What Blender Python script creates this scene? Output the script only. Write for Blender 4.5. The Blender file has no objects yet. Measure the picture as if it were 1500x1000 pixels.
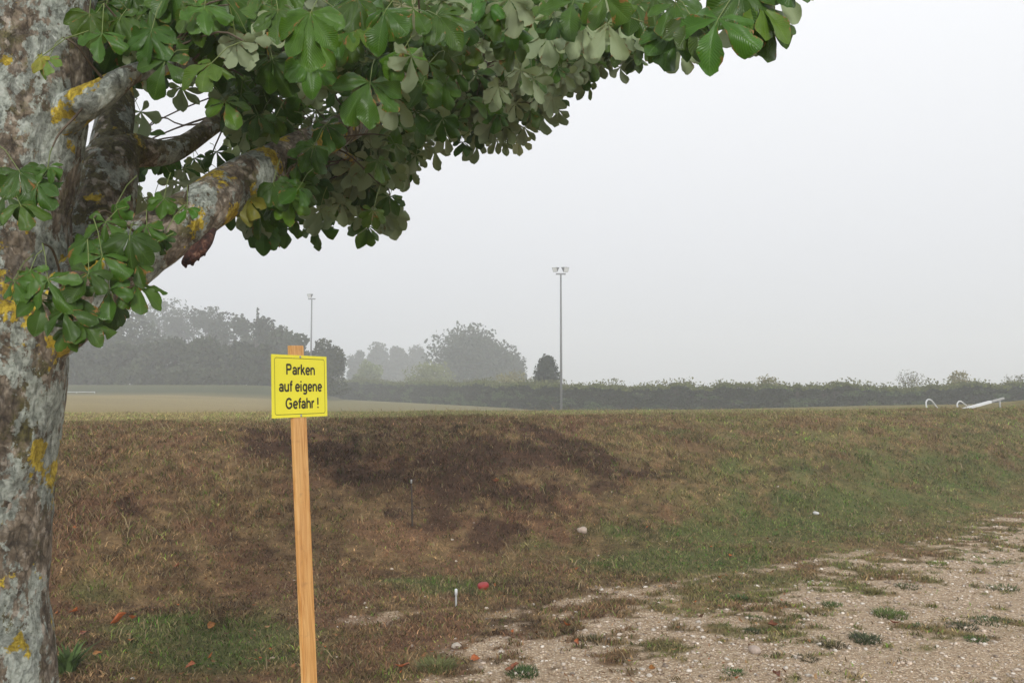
import bpy, math, random
import numpy as np
from mathutils import Vector, Matrix

rng = np.random.default_rng(7)
random.seed(7)
C = bpy.context.scene.collection
R = math.radians
F = 1250.0; PITCH = R(3.2); EYE = 1.6

# ------------------------------------------------------------------ helpers
def P(px, py, D):
    """real point seen at photo pixel px,py at distance D along the view axis"""
    u = (px-750)/F*D; v = -(py-500)/F*D
    return np.array([u, D*math.cos(PITCH)-v*math.sin(PITCH), EYE+D*math.sin(PITCH)+v*math.cos(PITCH)])

def proj(X, Y, Z):
    z = Z-EYE
    d = Y*math.cos(PITCH)+z*math.sin(PITCH)
    v = -Y*math.sin(PITCH)+z*math.cos(PITCH)
    d = np.maximum(d, .05)
    return 750+F*X/d, 500-F*v/d, d

def hash2(i, j, s):
    n = (i.astype(np.int64)*374761393+j.astype(np.int64)*668265263+s*1442695041) & 0x7fffffff
    n = ((n ^ (n >> 13))*1274126177) & 0x7fffffff
    return ((n ^ (n >> 16)) & 0xffff)/65535.0

def vn(x, y, s=0):
    x = np.asarray(x, float); y = np.asarray(y, float)
    i = np.floor(x); j = np.floor(y); fx = x-i; fy = y-j
    fx = fx*fx*(3-2*fx); fy = fy*fy*(3-2*fy)
    a = hash2(i, j, s); b = hash2(i+1, j, s); c = hash2(i, j+1, s); d = hash2(i+1, j+1, s)
    return (a*(1-fx)+b*fx)*(1-fy)+(c*(1-fx)+d*fx)*fy

def fbm(x, y, s=0, o=4):
    r = 0; a = .5; t = 0
    for k in range(o):
        r = r+a*vn(x*2**k, y*2**k, s+k*17); t += a; a *= .5
    return r/t

def sm(t):
    t = np.clip(t, 0, 1); return t*t*(3-2*t)

def mesh_np(name, V, Fq, mat, parent=None, col=None, uv=None, fl=None, smooth=False):
    """V (n,3), Fq (m,k) all faces of k corners; col per vertex rgb; uv per vertex; fl per-vertex float attribute"""
    me = bpy.data.meshes.new(name)
    V = np.ascontiguousarray(V, np.float32); Fq = np.ascontiguousarray(Fq, np.int32)
    m, k = Fq.shape
    me.vertices.add(len(V)); me.vertices.foreach_set('co', V.ravel())
    me.loops.add(m*k); me.loops.foreach_set('vertex_index', Fq.ravel())
    me.polygons.add(m); me.polygons.foreach_set('loop_start', np.arange(0, m*k, k, dtype=np.int32))
    me.polygons.foreach_set('loop_total', np.full(m, k, np.int32))
    if smooth: me.polygons.foreach_set('use_smooth', np.ones(m, bool))
    if col is not None:
        a = me.color_attributes.new('Col', 'FLOAT_COLOR', 'POINT')
        c4 = np.ones((len(V), 4), np.float32); c4[:, :3] = col
        a.data.foreach_set('color', c4.ravel())
    if fl is not None:
        a = me.attributes.new('Mask', 'FLOAT', 'POINT'); a.data.foreach_set('value', np.ascontiguousarray(fl, np.float32))
    if uv is not None:
        l = me.uv_layers.new(name='UVMap'); l.data.foreach_set('uv', np.ascontiguousarray(uv[Fq.ravel()], np.float32).ravel())
    me.update(calc_edges=True); me.validate()
    if mat: me.materials.append(mat)
    o = bpy.data.objects.new(name, me); C.objects.link(o)
    if parent: o.parent = parent
    return o

def tag(o, label=None, cat=None, group=None, kind=None):
    if label: o['label'] = label
    if cat: o['category'] = cat
    if group: o['group'] = group
    if kind: o['kind'] = kind
    return o

def empty(name, loc, label, cat, group=None):
    o = bpy.data.objects.new(name, None); C.objects.link(o); o.location = Vector(loc)
    o.empty_display_size = .1
    return tag(o, label, cat, group)

def setloc_child(o, root):
    """mesh authored in world coordinates -> child of an empty that only translates"""
    o.parent = root; o.matrix_parent_inverse = Matrix.Translation(-root.location)

def catmull(pts, n):
    pts = np.array(pts, float); m = len(pts); out = []
    ext = np.vstack([2*pts[0]-pts[1], pts, 2*pts[-1]-pts[-2]])
    for i in range(m-1):
        p0, p1, p2, p3 = ext[i:i+4]
        for t in np.linspace(0, 1, n, endpoint=False):
            out.append(.5*((2*p1)+(-p0+p2)*t+(2*p0-5*p1+4*p2-p3)*t*t+(-p0+3*p1-3*p2+p3)*t**3))
    out.append(pts[-1]); return np.array(out)

def tube(pts, rad, seg=12, n=1, rough=0, seed=0, cap=True):
    """lofted tapering tube -> V, F(quads)"""
    pr = np.hstack([np.array(pts, float), np.array(rad, float)[:, None]])
    if n > 1: pr = catmull(pr, n)
    p = pr[:, :3]; r = np.maximum(pr[:, 3], 1e-4)
    T = np.gradient(p, axis=0); T /= np.linalg.norm(T, axis=1)[:, None]+1e-9
    up = np.array([0, 0, 1.]) if abs(T[0][2]) < .9 else np.array([0, 1., 0])
    A = np.cross(T[0], up); A /= np.linalg.norm(A)
    V = []
    s = np.concatenate([[0], np.cumsum(np.linalg.norm(np.diff(p, axis=0), axis=1))])
    th = np.linspace(0, 2*math.pi, seg, endpoint=False)
    for i in range(len(p)):
        A = A-T[i]*np.dot(A, T[i]); A /= np.linalg.norm(A); B = np.cross(T[i], A)
        rr = r[i]*np.ones(seg)
        if rough:
            cx = np.cos(th)*2.2+s[i]*0+seed*7.3+20; cy = np.sin(th)*2.2+20
            rr = rr*(1+rough*((fbm(cx+s[i]*3, cy+s[i]*5, seed, 3)-.5)*2+.5*(fbm(cx*5+s[i]*9, cy*5-s[i]*16, seed+3, 3)-.5)*2))
        V.append(p[i]+rr[:, None]*(np.cos(th)[:, None]*A+np.sin(th)[:, None]*B))
    V = np.vstack(V); m = len(p)
    i = np.arange(m-1)[:, None]*seg; j = np.arange(seg)[None]; j2 = (j+1) % seg
    Fq = np.stack([i+j, i+j2, i+seg+j2, i+seg+j], -1).reshape(-1, 4)
    if cap:
        V = np.vstack([V, p[0], p[-1]]); a = len(V)-2; b = len(V)-1
        j = np.arange(seg); j2 = (j+1) % seg
        Fq = np.vstack([Fq, np.stack([j2, j, np.full(seg, a), np.full(seg, a)], -1), np.stack([(m-1)*seg+j, (m-1)*seg+j2, np.full(seg, b), np.full(seg, b)], -1)])
    return V, Fq

def merge(parts):
    Vs = []; Fs = []; o = 0
    for V, Fq in parts:
        Vs.append(V); Fs.append(Fq+o); o += len(V)
    return np.vstack(Vs), np.vstack(Fs)

def fixq(Fq):
    """quads with a doubled last corner -> drop to proper tris, returned as python lists"""
    return [list(f[:3]) if f[2] == f[3] else list(f) for f in Fq]

def mesh_any(name, V, Fq, mat, parent=None, smooth=True, col=None):
    me = bpy.data.meshes.new(name); me.from_pydata([tuple(v) for v in V], [], fixq(Fq))
    if col is not None:
        a = me.color_attributes.new('Col', 'FLOAT_COLOR', 'POINT')
        c4 = np.ones((len(V), 4), np.float32); c4[:, :3] = col; a.data.foreach_set('color', c4.ravel())
    if smooth: me.polygons.foreach_set('use_smooth', [True]*len(me.polygons))
    me.update(); me.materials.append(mat)
    o = bpy.data.objects.new(name, me); C.objects.link(o)
    if parent: o.parent = parent
    return o

def box(x0, x1, y0, y1, z0, z1):
    V = np.array([[x, y, z] for z in (z0, z1) for y in (y0, y1) for x in (x0, x1)], float)
    Fq = np.array([[0, 2, 3, 1], [4, 5, 7, 6], [0, 1, 5, 4], [2, 6, 7, 3], [0, 4, 6, 2], [1, 3, 7, 5]])
    return V, Fq

# ------------------------------------------------------------------ node helpers
class NT:
    def __init__(s, name):
        s.m = bpy.data.materials.new(name); s.m.use_nodes = True; s.t = s.m.node_tree
        s.b = s.t.nodes['Principled BSDF']; s.out = s.t.nodes['Material Output']
    def n(s, typ, **kw):
        nd = s.t.nodes.new(typ)
        for k, v in kw.items():
            if k.startswith('i_'): nd.inputs[k[2:].replace('_', ' ')].default_value = v
            else: setattr(nd, k, v)
        return nd
    def l(s, a, b): s.t.links.new(a, b)
    def noise(s, scale, detail=4, rough=.6, vec=None, dist=0):
        nd = s.n('ShaderNodeTexNoise'); nd.inputs['Scale'].default_value = scale; nd.inputs['Detail'].default_value = detail
        nd.inputs['Roughness'].default_value = rough; nd.inputs['Distortion'].default_value = dist
        if vec is not None: s.l(vec, nd.inputs['Vector'])
        return nd.outputs['Fac']
    def ramp(s, src, stops, interp='LINEAR'):
        nd = s.n('ShaderNodeValToRGB'); e = nd.color_ramp.elements; nd.color_ramp.interpolation = interp
        while len(e) < len(stops): e.new(.5)
        for k, (p, c) in enumerate(stops):
            e[k].position = p; e[k].color = (*c, 1) if len(c) == 3 else c
        s.l(src, nd.inputs['Fac']); return nd.outputs['Color']
    def g(s, a): return (a, a, a)
    def mix(s, fac, a, b, mode='MIX'):
        nd = s.n('ShaderNodeMix', data_type='RGBA', blend_type=mode)
        for sock, v in ((nd.inputs[0], fac), (nd.inputs[6], a), (nd.inputs[7], b)):
            if hasattr(v, 'is_linked'): s.l(v, sock)
            elif isinstance(v, (int, float)): sock.default_value = v
            else: sock.default_value = (*v, 1)
        return nd.outputs[2]
    def math(s, op, a, b=0.0):
        nd = s.n('ShaderNodeMath', operation=op)
        for k, v in enumerate((a, b)):
            if hasattr(v, 'is_linked'): s.l(v, nd.inputs[k])
            else: nd.inputs[k].default_value = v
        return nd.outputs[0]
    def bump(s, h, strength=.5, dist=.01, prev=None):
        nd = s.n('ShaderNodeBump'); nd.inputs['Strength'].default_value = strength; nd.inputs['Distance'].default_value = dist
        s.l(h, nd.inputs['Height'])
        if prev is not None: s.l(prev, nd.inputs['Normal'])
        return nd.outputs['Normal']
    def pos(s): return s.n('ShaderNodeNewGeometry').outputs['Position']
    def obj(s): return s.n('ShaderNodeTexCoord').outputs['Object']
    def attr(s, name):
        nd = s.n('ShaderNodeAttribute'); nd.attribute_name = name; return nd
    def set(s, col=None, rough=None, nrm=None, **kw):
        if col is not None:
            if hasattr(col, 'is_linked'): s.l(col, s.b.inputs['Base Color'])
            else: s.b.inputs['Base Color'].default_value = (*col, 1)
        if rough is not None:
            if hasattr(rough, 'is_linked'): s.l(rough, s.b.inputs['Roughness'])
            else: s.b.inputs['Roughness'].default_value = rough
        if nrm is not None: s.l(nrm, s.b.inputs['Normal'])
        for k, v in kw.items(): s.b.inputs[k.replace('_', ' ')].default_value = v
        return s.m

# ------------------------------------------------------------------ materials
def mat_bark(name='bark', lich=0., yel=0., mossy=0., dk=1.):
    k = NT(name); p = k.pos()
    mp = k.n('ShaderNodeMapping'); mp.inputs['Scale'].default_value = (1, 1, .55); k.l(p, mp.inputs['Vector']); v = mp.outputs[0]
    base = k.ramp(k.noise(22, 6, .7, p), [(.3, (.06, .044, .03)), (.5, (.19, .15, .105)), (.68, (.36, .31, .25))])
    vo = k.n('ShaderNodeTexVoronoi', feature='DISTANCE_TO_EDGE'); vo.inputs['Scale'].default_value = 38; k.l(v, vo.inputs['Vector'])
    crack = k.ramp(vo.outputs['Distance'], [(0, (0, 0, 0)), (.12, (1, 1, 1))])
    base = k.mix(.45, base, k.mix(1, base, crack, 'MULTIPLY'))
    moss = k.ramp(k.math('ADD', k.noise(7, 7, .68, p, .3), mossy), [(.54, (0, 0, 0)), (.62, (.85, .85, .85))])
    base = k.mix(moss, base, k.ramp(k.noise(80, 4, .7, p), [(.35, (.03, .028, .009)), (.65, (.13, .12, .03))]))
    pale = k.ramp(k.noise(30, 3, .5, p), [(.60, (0, 0, 0)), (.66, (.9, .9, .9))])
    base = k.mix(pale, base, (.38, .33, .27))
    ln = k.math('ADD', k.math('MULTIPLY', k.noise(8.5, 8, .62, v, .3), .72), k.math('MULTIPLY', k.noise(45, 5, .7, p), .28))
    lm = k.ramp(ln, [(.499-lich, (0, 0, 0)), (.516-lich, (.92, .92, .92))])
    lc = k.ramp(k.noise(60, 4, .7, p), [(.32, (.14, .155, .13)), (.48, (.32, .355, .31)), (.68, (.47, .50, .455))])
    base = k.mix(lm, base, lc)
    sep = k.n('ShaderNodeVectorMath', operation='ADD'); sep.inputs[1].default_value = (3.1, 7.7, 1.9); k.l(p, sep.inputs[0])
    yn = k.math('ADD', k.math('MULTIPLY', k.noise(9, 4, .55, sep.outputs[0], .2), .78), k.math('MULTIPLY', k.noise(55, 4, .7, p), .22))
    ym = k.ramp(yn, [(.595-yel, (0, 0, 0)), (.612-yel, (1, 1, 1))])
    yc = k.ramp(k.noise(90, 3, .6, p), [(.3, (.24, .17, .012)), (.55, (.52, .38, .035)), (.75, (.60, .47, .08))])
    base = k.mix(ym, base, yc)
    cr = k.noise(18, 7, .75, v, 1.4)
    base = k.mix(k.ramp(cr, [(.33, (.75, .75, .75)), (.40, (0, 0, 0))]), base, (.05, .038, .028))
    n1 = k.bump(k.ramp(cr, [(.3, (0, 0, 0)), (.5, (1, 1, 1))]), .8, .018, k.bump(vo.outputs['Distance'], .5, .012))
    n2 = k.bump(k.noise(70, 5, .7, p), .7, .008, n1)
    n3 = k.bump(k.mix(.5, lm, ym), .5, .004, n2)
    return k.set(base, .82, n3)

def mat_leaf(name='leaf'):
    k = NT(name); a = k.attr('Col').outputs['Color']
    geo = k.n('ShaderNodeNewGeometry'); back = geo.outputs['Backfacing']
    uv = k.n('ShaderNodeTexCoord').outputs['UV']
    sp = k.n('ShaderNodeSeparateXYZ'); k.l(uv, sp.inputs[0])
    su = k.math('ABSOLUTE', k.math('SUBTRACT', sp.outputs['X'], .5))
    ph = k.math('SUBTRACT', k.math('MULTIPLY', sp.outputs['Y'], 16.0), k.math('MULTIPLY', su, 11.0))
    rib = k.math('ABSOLUTE', k.math('SUBTRACT', k.math('FRACT', ph), .5))
    vein = k.ramp(rib, [(0, (1, 1, 1)), (.10, (.2, .2, .2)), (.2, (0, 0, 0))])
    mid = k.ramp(su, [(0, (1, 1, 1)), (.025, (0, 0, 0))])
    vm = k.mix(1, vein, mid, 'LIGHTEN')
    blot = k.noise(35, 3, .6, geo.outputs['Position'])
    top = k.mix(k.ramp(blot, [(.3, (.8, .8, .8)), (.7, (0, 0, 0))]), a, k.mix(1, a, (.55, .62, .5), 'MULTIPLY'))
    top = k.mix(k.math('MULTIPLY', vm, .33), top, (.16, .27, .06))
    edge = k.math('MULTIPLY', k.math('POWER', k.math('MULTIPLY', su, 2.0), 4.0), .13)
    sp2 = k.ramp(k.math('ADD', k.noise(24, 6, .75, geo.outputs['Position']), edge), [(.655, (0, 0, 0)), (.69, (1, 1, 1))])
    top = k.mix(sp2, top, (.22, .11, .03))
    # underside: pale grey green
    un = k.mix(.25, (.285, .325, .215), k.mix(1, a, (1.8, 1.5, 4.0), 'MULTIPLY'))
    un = k.mix(k.math('MULTIPLY', vm, .35), un, (.30, .32, .20))
    un = k.mix(sp2, un, (.20, .12, .05))
    c = k.mix(back, top, un)
    k.b.inputs['Specular IOR Level'].default_value = .30
    k.set(c, .32, k.bump(k.math('SUBTRACT', rib, k.math('MULTIPLY', mid, .5)), .35, .003))
    r = k.mix(back, (.36, .36, .36), (.6, .6, .6)); k.l(r, k.b.inputs['Roughness'])
    tr = k.n('ShaderNodeBsdfTranslucent'); k.l(k.mix(1, c, (1.3, 1.6, .7), 'MULTIPLY'), tr.inputs['Color'])
    mx = k.n('ShaderNodeMixShader'); mx.inputs[0].default_value = .14
    k.l(k.b.outputs[0], mx.inputs[1]); k.l(tr.outputs[0], mx.inputs[2]); k.l(mx.outputs[0], k.out.inputs['Surface'])
    return k.m

def mat_col(name, rough=.9, trans=.0, noise=None):
    k = NT(name); a = k.attr('Col').outputs['Color']
    if noise:
        a = k.mix(1, a, k.ramp(k.noise(noise, 4, .7, k.pos()), [(.3, (.6, .6, .6)), (.7, (1.35, 1.35, 1.35))]), 'MULTIPLY')
    k.set(a, rough, Specular_IOR_Level=.2)
    if trans:
        tr = k.n('ShaderNodeBsdfTranslucent'); k.l(a, tr.inputs['Color'])
        mx = k.n('ShaderNodeMixShader'); mx.inputs[0].default_value = trans
        k.l(k.b.outputs[0], mx.inputs[1]); k.l(tr.outputs[0], mx.inputs[2]); k.l(mx.outputs[0], k.out.inputs['Surface'])
    return k.m

def mat_ground():
    k = NT('ground_turf'); a = k.attr('Col').outputs['Color']; mk = k.attr('Mask').outputs['Fac']; p = k.pos()
    n1 = k.noise(45, 5, .75, p); n2 = k.noise(9, 5, .7, p)
    c = k.mix(1, a, k.ramp(n1, [(.28, (.45, .42, .38)), (.5, (1, 1, 1)), (.72, (1.6, 1.55, 1.4))]), 'MULTIPLY')
    c = k.mix(1, c, k.ramp(n2, [(.3, (.75, .75, .75)), (.7, (1.2, 1.2, 1.2))]), 'MULTIPLY')
    vo = k.n('ShaderNodeTexVoronoi'); vo.inputs['Scale'].default_value = 62; vo.inputs['Randomness'].default_value = 1; k.l(p, vo.inputs['Vector'])
    peb = k.ramp(vo.outputs['Distance'], [(.1, (1.25, 1.25, 1.25)), (.6, (.55, .55, .55))])
    sv = k.n('ShaderNodeSeparateXYZ'); k.l(vo.outputs['Color'], sv.inputs[0])
    pc = k.ramp(sv.outputs['X'], [(0, (.22, .16, .11)), (.35, (.38, .29, .205)), (.7, (.46, .365, .27)), (1, (.62, .54, .44))])
    gr = k.mix(1, pc, peb, 'MULTIPLY'); gr = k.mix(1, gr, (1.34, 1.27, 1.17), 'MULTIPLY')
    gr = k.mix(k.ramp(k.noise(14, 5, .7, p), [(.45, (0, 0, 0)), (.62, (.75, .75, .75))]), gr, (.36, .27, .18))
    c = k.mix(mk, c, gr)
    b1 = k.bump(k.mix(mk, n1, peb), .7, .02)
    return k.set(c, .95, b1, Specular_IOR_Level=.15)

def mat_wood():
    k = NT('post_wood'); o = k.obj()
    mp = k.n('ShaderNodeMapping'); mp.inputs['Scale'].default_value = (1, 1, .045); k.l(o, mp.inputs['Vector'])
    g = k.noise(95, 5, .6, mp.outputs[0], 1.2)
    c = k.ramp(g, [(.3, (.38, .16, .04)), (.48, (.60, .31, .10)), (.7, (.74, .47, .20))])
    mp2 = k.n('ShaderNodeMapping'); mp2.inputs['Scale'].default_value = (1, 1, .12); k.l(o, mp2.inputs['Vector'])
    c = k.mix(k.ramp(k.noise(14, 3, .5, mp2.outputs[0]), [(.52, (0, 0, 0)), (.66, (.55, .55, .55))]), c, (.42, .15, .035))
    vo = k.n('ShaderNodeTexVoronoi'); vo.inputs['Scale'].default_value = 7; k.l(mp2.outputs[0], vo.inputs['Vector'])
    c = k.mix(k.ramp(vo.outputs['Distance'], [(.03, (.9, .9, .9)), (.09, (0, 0, 0))]), c, (.20, .07, .02))
    c = k.mix(k.ramp(k.noise(30, 4, .6, o), [(.6, (0, 0, 0)), (.75, (.4, .4, .4))]), c, (.30, .15, .06))
    return k.set(c, .36, k.bump(g, .25, .002))

def flat(name, col, rough=.5, metal=0, var=.15, scale=20):
    k = NT(name)
    c = k.mix(k.noise(scale, 5, .65, k.obj()), tuple(x*(1-var) for x in col), tuple(min(1, x*(1+var)) for x in col))
    return k.set(c, rough, Metallic=metal)

BARK = mat_bark('bark', .008, -.008); BARK_LIMB = mat_bark('bark_limb', .004, .05); BARK_MOSS_SHADE = mat_bark('bark_mossy_shade', -.045, -.02, .14); LEAF = mat_leaf(); GROUND = mat_ground(); WOOD = mat_wood()  # mossy variant: moss, plus darker colour for the shade on the rear limbs
GRASS = mat_col('grass_blades', .7, .25); FAR = mat_col('far_foliage', .9, .2); STONE = mat_col('stones', .9, 0, 60)
FARBARK = flat('far_bark', (.05, .042, .035), .95, 0, .3, 8)
YEL = flat('sign_yellow', (.80, .73, .035), .42, 0, .07, 7)
INK = flat('sign_black', (.018, .016, .008), .5); ZINC = flat('zinc', (.36, .37, .38), .5, .3)
PALE = flat('pole_grey', (.15, .155, .16), .6, .1); LAMP = flat('lamp_grey', (.16, .165, .17), .5, .2)
WHITE = flat('white_paint', (.6, .61, .62), .45, 0, .08, 6); BEAMG = flat('weathered_grey', (.33, .33, .32), .7, 0, .3, 12)
TWIG = flat('twig', (.10, .075, .05), .8, 0, .3, 60); PETI = flat('petiole', (.13, .17, .045), .5, 0, .2, 60)

# ------------------------------------------------------------------ terrain
def height(X, Y, fine=True):
    X = np.asarray(X, float); Y = np.asarray(Y, float)
    s = (Y-7.9-.55*X)*.876
    W = (12.5+.5*X-7.9-.55*X)*.876
    W = np.clip(W, 3.2, 4.6)
    t = np.clip(s/W, 0, 1)
    z = (1.135+.06*sm((X-6)/8))*np.sin(np.pi/2*t)**1.25
    far = np.clip((Y-12.5-.5*X)*.89/45, 0, 1)
    z = z-sm(far)*np.clip((X+27)*.04, 0, 1.3)*(s > 0)
    z = z-.016*np.clip(Y-70, 0, 40)*(s > 0)
    z = z+1.25*sm((Y-72)/16)*sm((-X-.205*Y)/5)
    z = z+.20*np.exp(-((X-13.2)**2/2.2+(Y-20.5)**2/3.0))
    if fine:
        onb = sm(s/.8)*(1-sm((s-W-.5)/3))
        z = z+onb*((fbm(X*.9, Y*.9, 5, 3)-.5)*.12+(fbm(X*3, Y*3, 9, 3)-.5)*.06)
        near = (1-sm((Y-16)/10))
        z = z+near*((fbm(X*.6, Y*.6, 11, 3)-.5)*.05+(fbm(X*5, Y*5, 13, 3)-.5)*.018+onb*(fbm(X*6, Y*6, 15, 3)-.5)*.05)
    return z

def hgt(x, y): return float(height(np.array([x]), np.array([y]))[0])

def ground_at(px, py):
    a = P(px, py, 1.0)-np.array([0, 0, EYE]); t = np.linspace(2, 150, 30000)
    X = a[0]*t; Y = a[1]*t; Z = EYE+a[2]*t; h = height(X, Y)
    k = np.argmax(Z < h); return np.array([X[k], Y[k], h[k]])

def cells(px, py, blobs):
    r = np.zeros_like(px)
    for (cx, cy, rx, ry, w) in blobs:
        r = np.maximum(r, w*np.exp(-(((px-cx)/rx)**2+((py-cy)/ry)**2)))
    return r

DARK = [(470, 665, 85, 22, 1), (400, 655, 50, 22, 1), (650, 700, 75, 45, 1), (620, 755, 42, 26, 1), (740, 660, 120, 32, .95), (860, 672, 80, 18, .8), (720, 785, 52, 26, 1.1),
        (760, 725, 70, 18, .8), (930, 695, 90, 12, .6), (185, 745, 42, 22, .8), (1190, 690, 90, 10, .5), (1130, 735, 60, 9, .45), (540, 700, 60, 22, .8), (560, 640, 120, 9, .5), (870, 715, 60, 12, .6)]
GREEN = [(300, 960, 220, 40, .8), (1250, 740, 260, 40, .8), (1000, 780, 200, 30, .8), (1430, 700, 160, 60, .7), (300, 925, 190, 35, .9), (150, 870, 90, 25, .7), (640, 858, 130, 18, .8), (980, 820, 170, 26, 1), (1150, 770, 240, 40, .8), (1330, 690, 240, 45, .7), (1080, 690, 70, 20, .6), (1450, 820, 110, 22, .8),
         (1000, 632, 60, 6, .7), (480, 612, 60, 6, .6), (540, 608, 120, 5, .7), (1420, 640, 120, 20, .6), (820, 800, 80, 16, .6), (560, 990, 120, 14, .5), (1110, 850, 120, 14, .6), (120, 620, 60, 12, .5)]
STRAW = [(560, 770, 60, 30, 1), (640, 800, 90, 18, 1), (700, 830, 80, 12, .6), (150, 800, 160, 60, .35), (250, 660, 190, 25, .5), (820, 640, 160, 10, .6), (940, 660, 70, 10, .5), (1230, 615, 120, 7, .8), (1300, 640, 60, 8, .5), (880, 690, 50, 10, .5), (430, 730, 120, 40, .3)]

def zones(X, Y, Z):
    """albedo of the turf and how much of it is bare gravel"""
    px, py, d = proj(X, Y, Z)
    n0 = fbm(X*1.3+9, Y*1.3, 21, 4); n1 = fbm(X*4, Y*4, 31, 4); n2 = fbm(X*11, Y*11, 41, 3)
    wob = (n0-.5)*90; wy = (n1-.5)*26
    px2 = px+wob; py2 = py+wy*np.clip(8/d, .3, 1.3)
    brown = np.array([.104, .063, .033]); olive = np.array([.132, .112, .045]); green = np.array([.080, .100, .030])
    dark = np.array([.052, .028, .017]); straw = np.array([.25, .165, .080]); field = np.array([.25, .20, .092])
    rt = sm((px-(780+120*(n0-.5)*2))/420)[..., None]
    c = brown*(1-rt)+olive*rt
    c = c*(.35+1.3*n1[..., None])
    s = (Y-7.9-.55*X)*.876
    def blend(c, col, w): w = np.clip(w, 0, 1)[..., None]; return c*(1-w)+col*w
    c = blend(c, straw, np.clip((n2-.5)*4.5, 0, .55))
    c = blend(c, straw, cells(px2, py2, STRAW)*(.35+1.1*(n2-.2)))
    c = blend(c, green, np.clip((n1-.55)*4, 0, .5)*(.3+.7*rt[..., 0]))
    c = blend(c, np.array([.15, .075, .045]), np.clip((fbm(X*2.2, Y*2.2, 77, 3)-.56)*5, 0, .5))
    n3 = fbm(X*7, Y*7, 51, 3)
    dk = cells(px2+(n1-.5)*110, py2+(n3-.5)*40, DARK)*(.55+1.6*(n1-.5)+1.5*(n3-.5)+.9*(n2-.5)+.50)
    dk = sm((dk-.24)/.32)
    c = blend(c, dark*(.8+.7*n2[..., None]), dk*.93)
    c = blend(c, green, sm((cells(px2, py2, GREEN)*(.5+n1)-.3)/.5)*.8)
    fld = sm((Y-(13.2+.5*X))/2.0)
    fcol = field*(.85+.3*fbm(X*.3, Y*.8, 3, 3)[..., None])
    fcol = blend(fcol, np.array([.17, .155, .072]), sm((X+.28*Y+1.5)/4)*.75)
    c = blend(c, fcol, fld)
    strip = sm((Y-70.5)/1.5)*sm((-X-.19*Y)/3)
    c = blend(c, np.array([.055, .065, .03]), strip); c = blend(c, np.array([.10, .105, .045]), strip*sm((Y-77)/3)*(1-sm((Y-84)/3)))
    # gravel
    gx = np.array([-400, 300, 430, 560, 660, 760, 860, 1000, 1150, 1250, 1340, 1500, 2600.])
    gy = np.array([1400, 1200, 1060, 1010, 970, 925, 893, 872, 862, 835, 795, 752, 620.])
    lim = np.interp(px, gx, gy)
    g = (py-lim)/np.clip(60*8/d*.9, 20, 90)+(n0-.5)*1.6
    patch = fbm(X*3.2+5, Y*5, 61, 4)
    g = np.clip(g, -1, 1.6)
    p2 = fbm(X*9, Y*13, 63, 3)
    m = sm((g*.72+(patch-.5)*3.2+(p2-.5)*3.0+.03)/.6)
    m = m*sm((g+.45)/.5)
    # bare strips: along the foot of the bank, and round the post
    tr = np.abs(py-(905-(px-700)*.17))-7*(8/d)
    track = sm((-tr/5))*sm((px-650)/150)*(1-sm((px-1250)/60))*sm((n2-.35)*4)
    m = np.maximum(m, track*.8)
    m = np.maximum(m, sm((cells(px2, py2, [(560, 905, 130, 10, .55)])*(.4+patch*1.2)-.42)/.25)*.75)
    m = np.where((s > .6) | (py < 600), 0, m)
    behind = Y < 2.2
    m = np.where(behind, sm((fbm(X*1.2, Y*1.2, 8, 3)-.35)*4)*.9*(X > -1), m)
    return c, np.clip(m, 0, 1)

def lines(a, b, step, lo, hi):
    mid = np.arange(a, b+1e-6, step)
    g1 = []; x = b; st = step
    while x < hi: st *= 1.13; x += st; g1.append(x)
    g0 = []; x = a; st = step
    while x > lo: st *= 1.13; x -= st; g0.append(x)
    return np.concatenate([g0[::-1], mid, g1])
xs = lines(-9, 14, .055, -420, 420); ys = lines(2.8, 22, .055, -60, 450)
GX, GY = np.meshgrid(xs, ys); GZ = height(GX, GY)
col, msk = zones(GX.ravel(), GY.ravel(), GZ.ravel())
nx = len(xs); ny = len(ys)
ii = np.arange(ny-1)[:, None]*nx; jj = np.arange(nx-1)[None]
Fg = np.stack([ii+jj, ii+jj+1, ii+nx+jj+1, ii+nx+jj], -1).reshape(-1, 4)
g = mesh_np('ground', np.stack([GX.ravel(), GY.ravel(), GZ.ravel()], -1), Fg, GROUND, None, col, None, msk, True)
tag(g, 'dry grassy ground with a low bank and gravel', None, None, 'structure')

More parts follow.
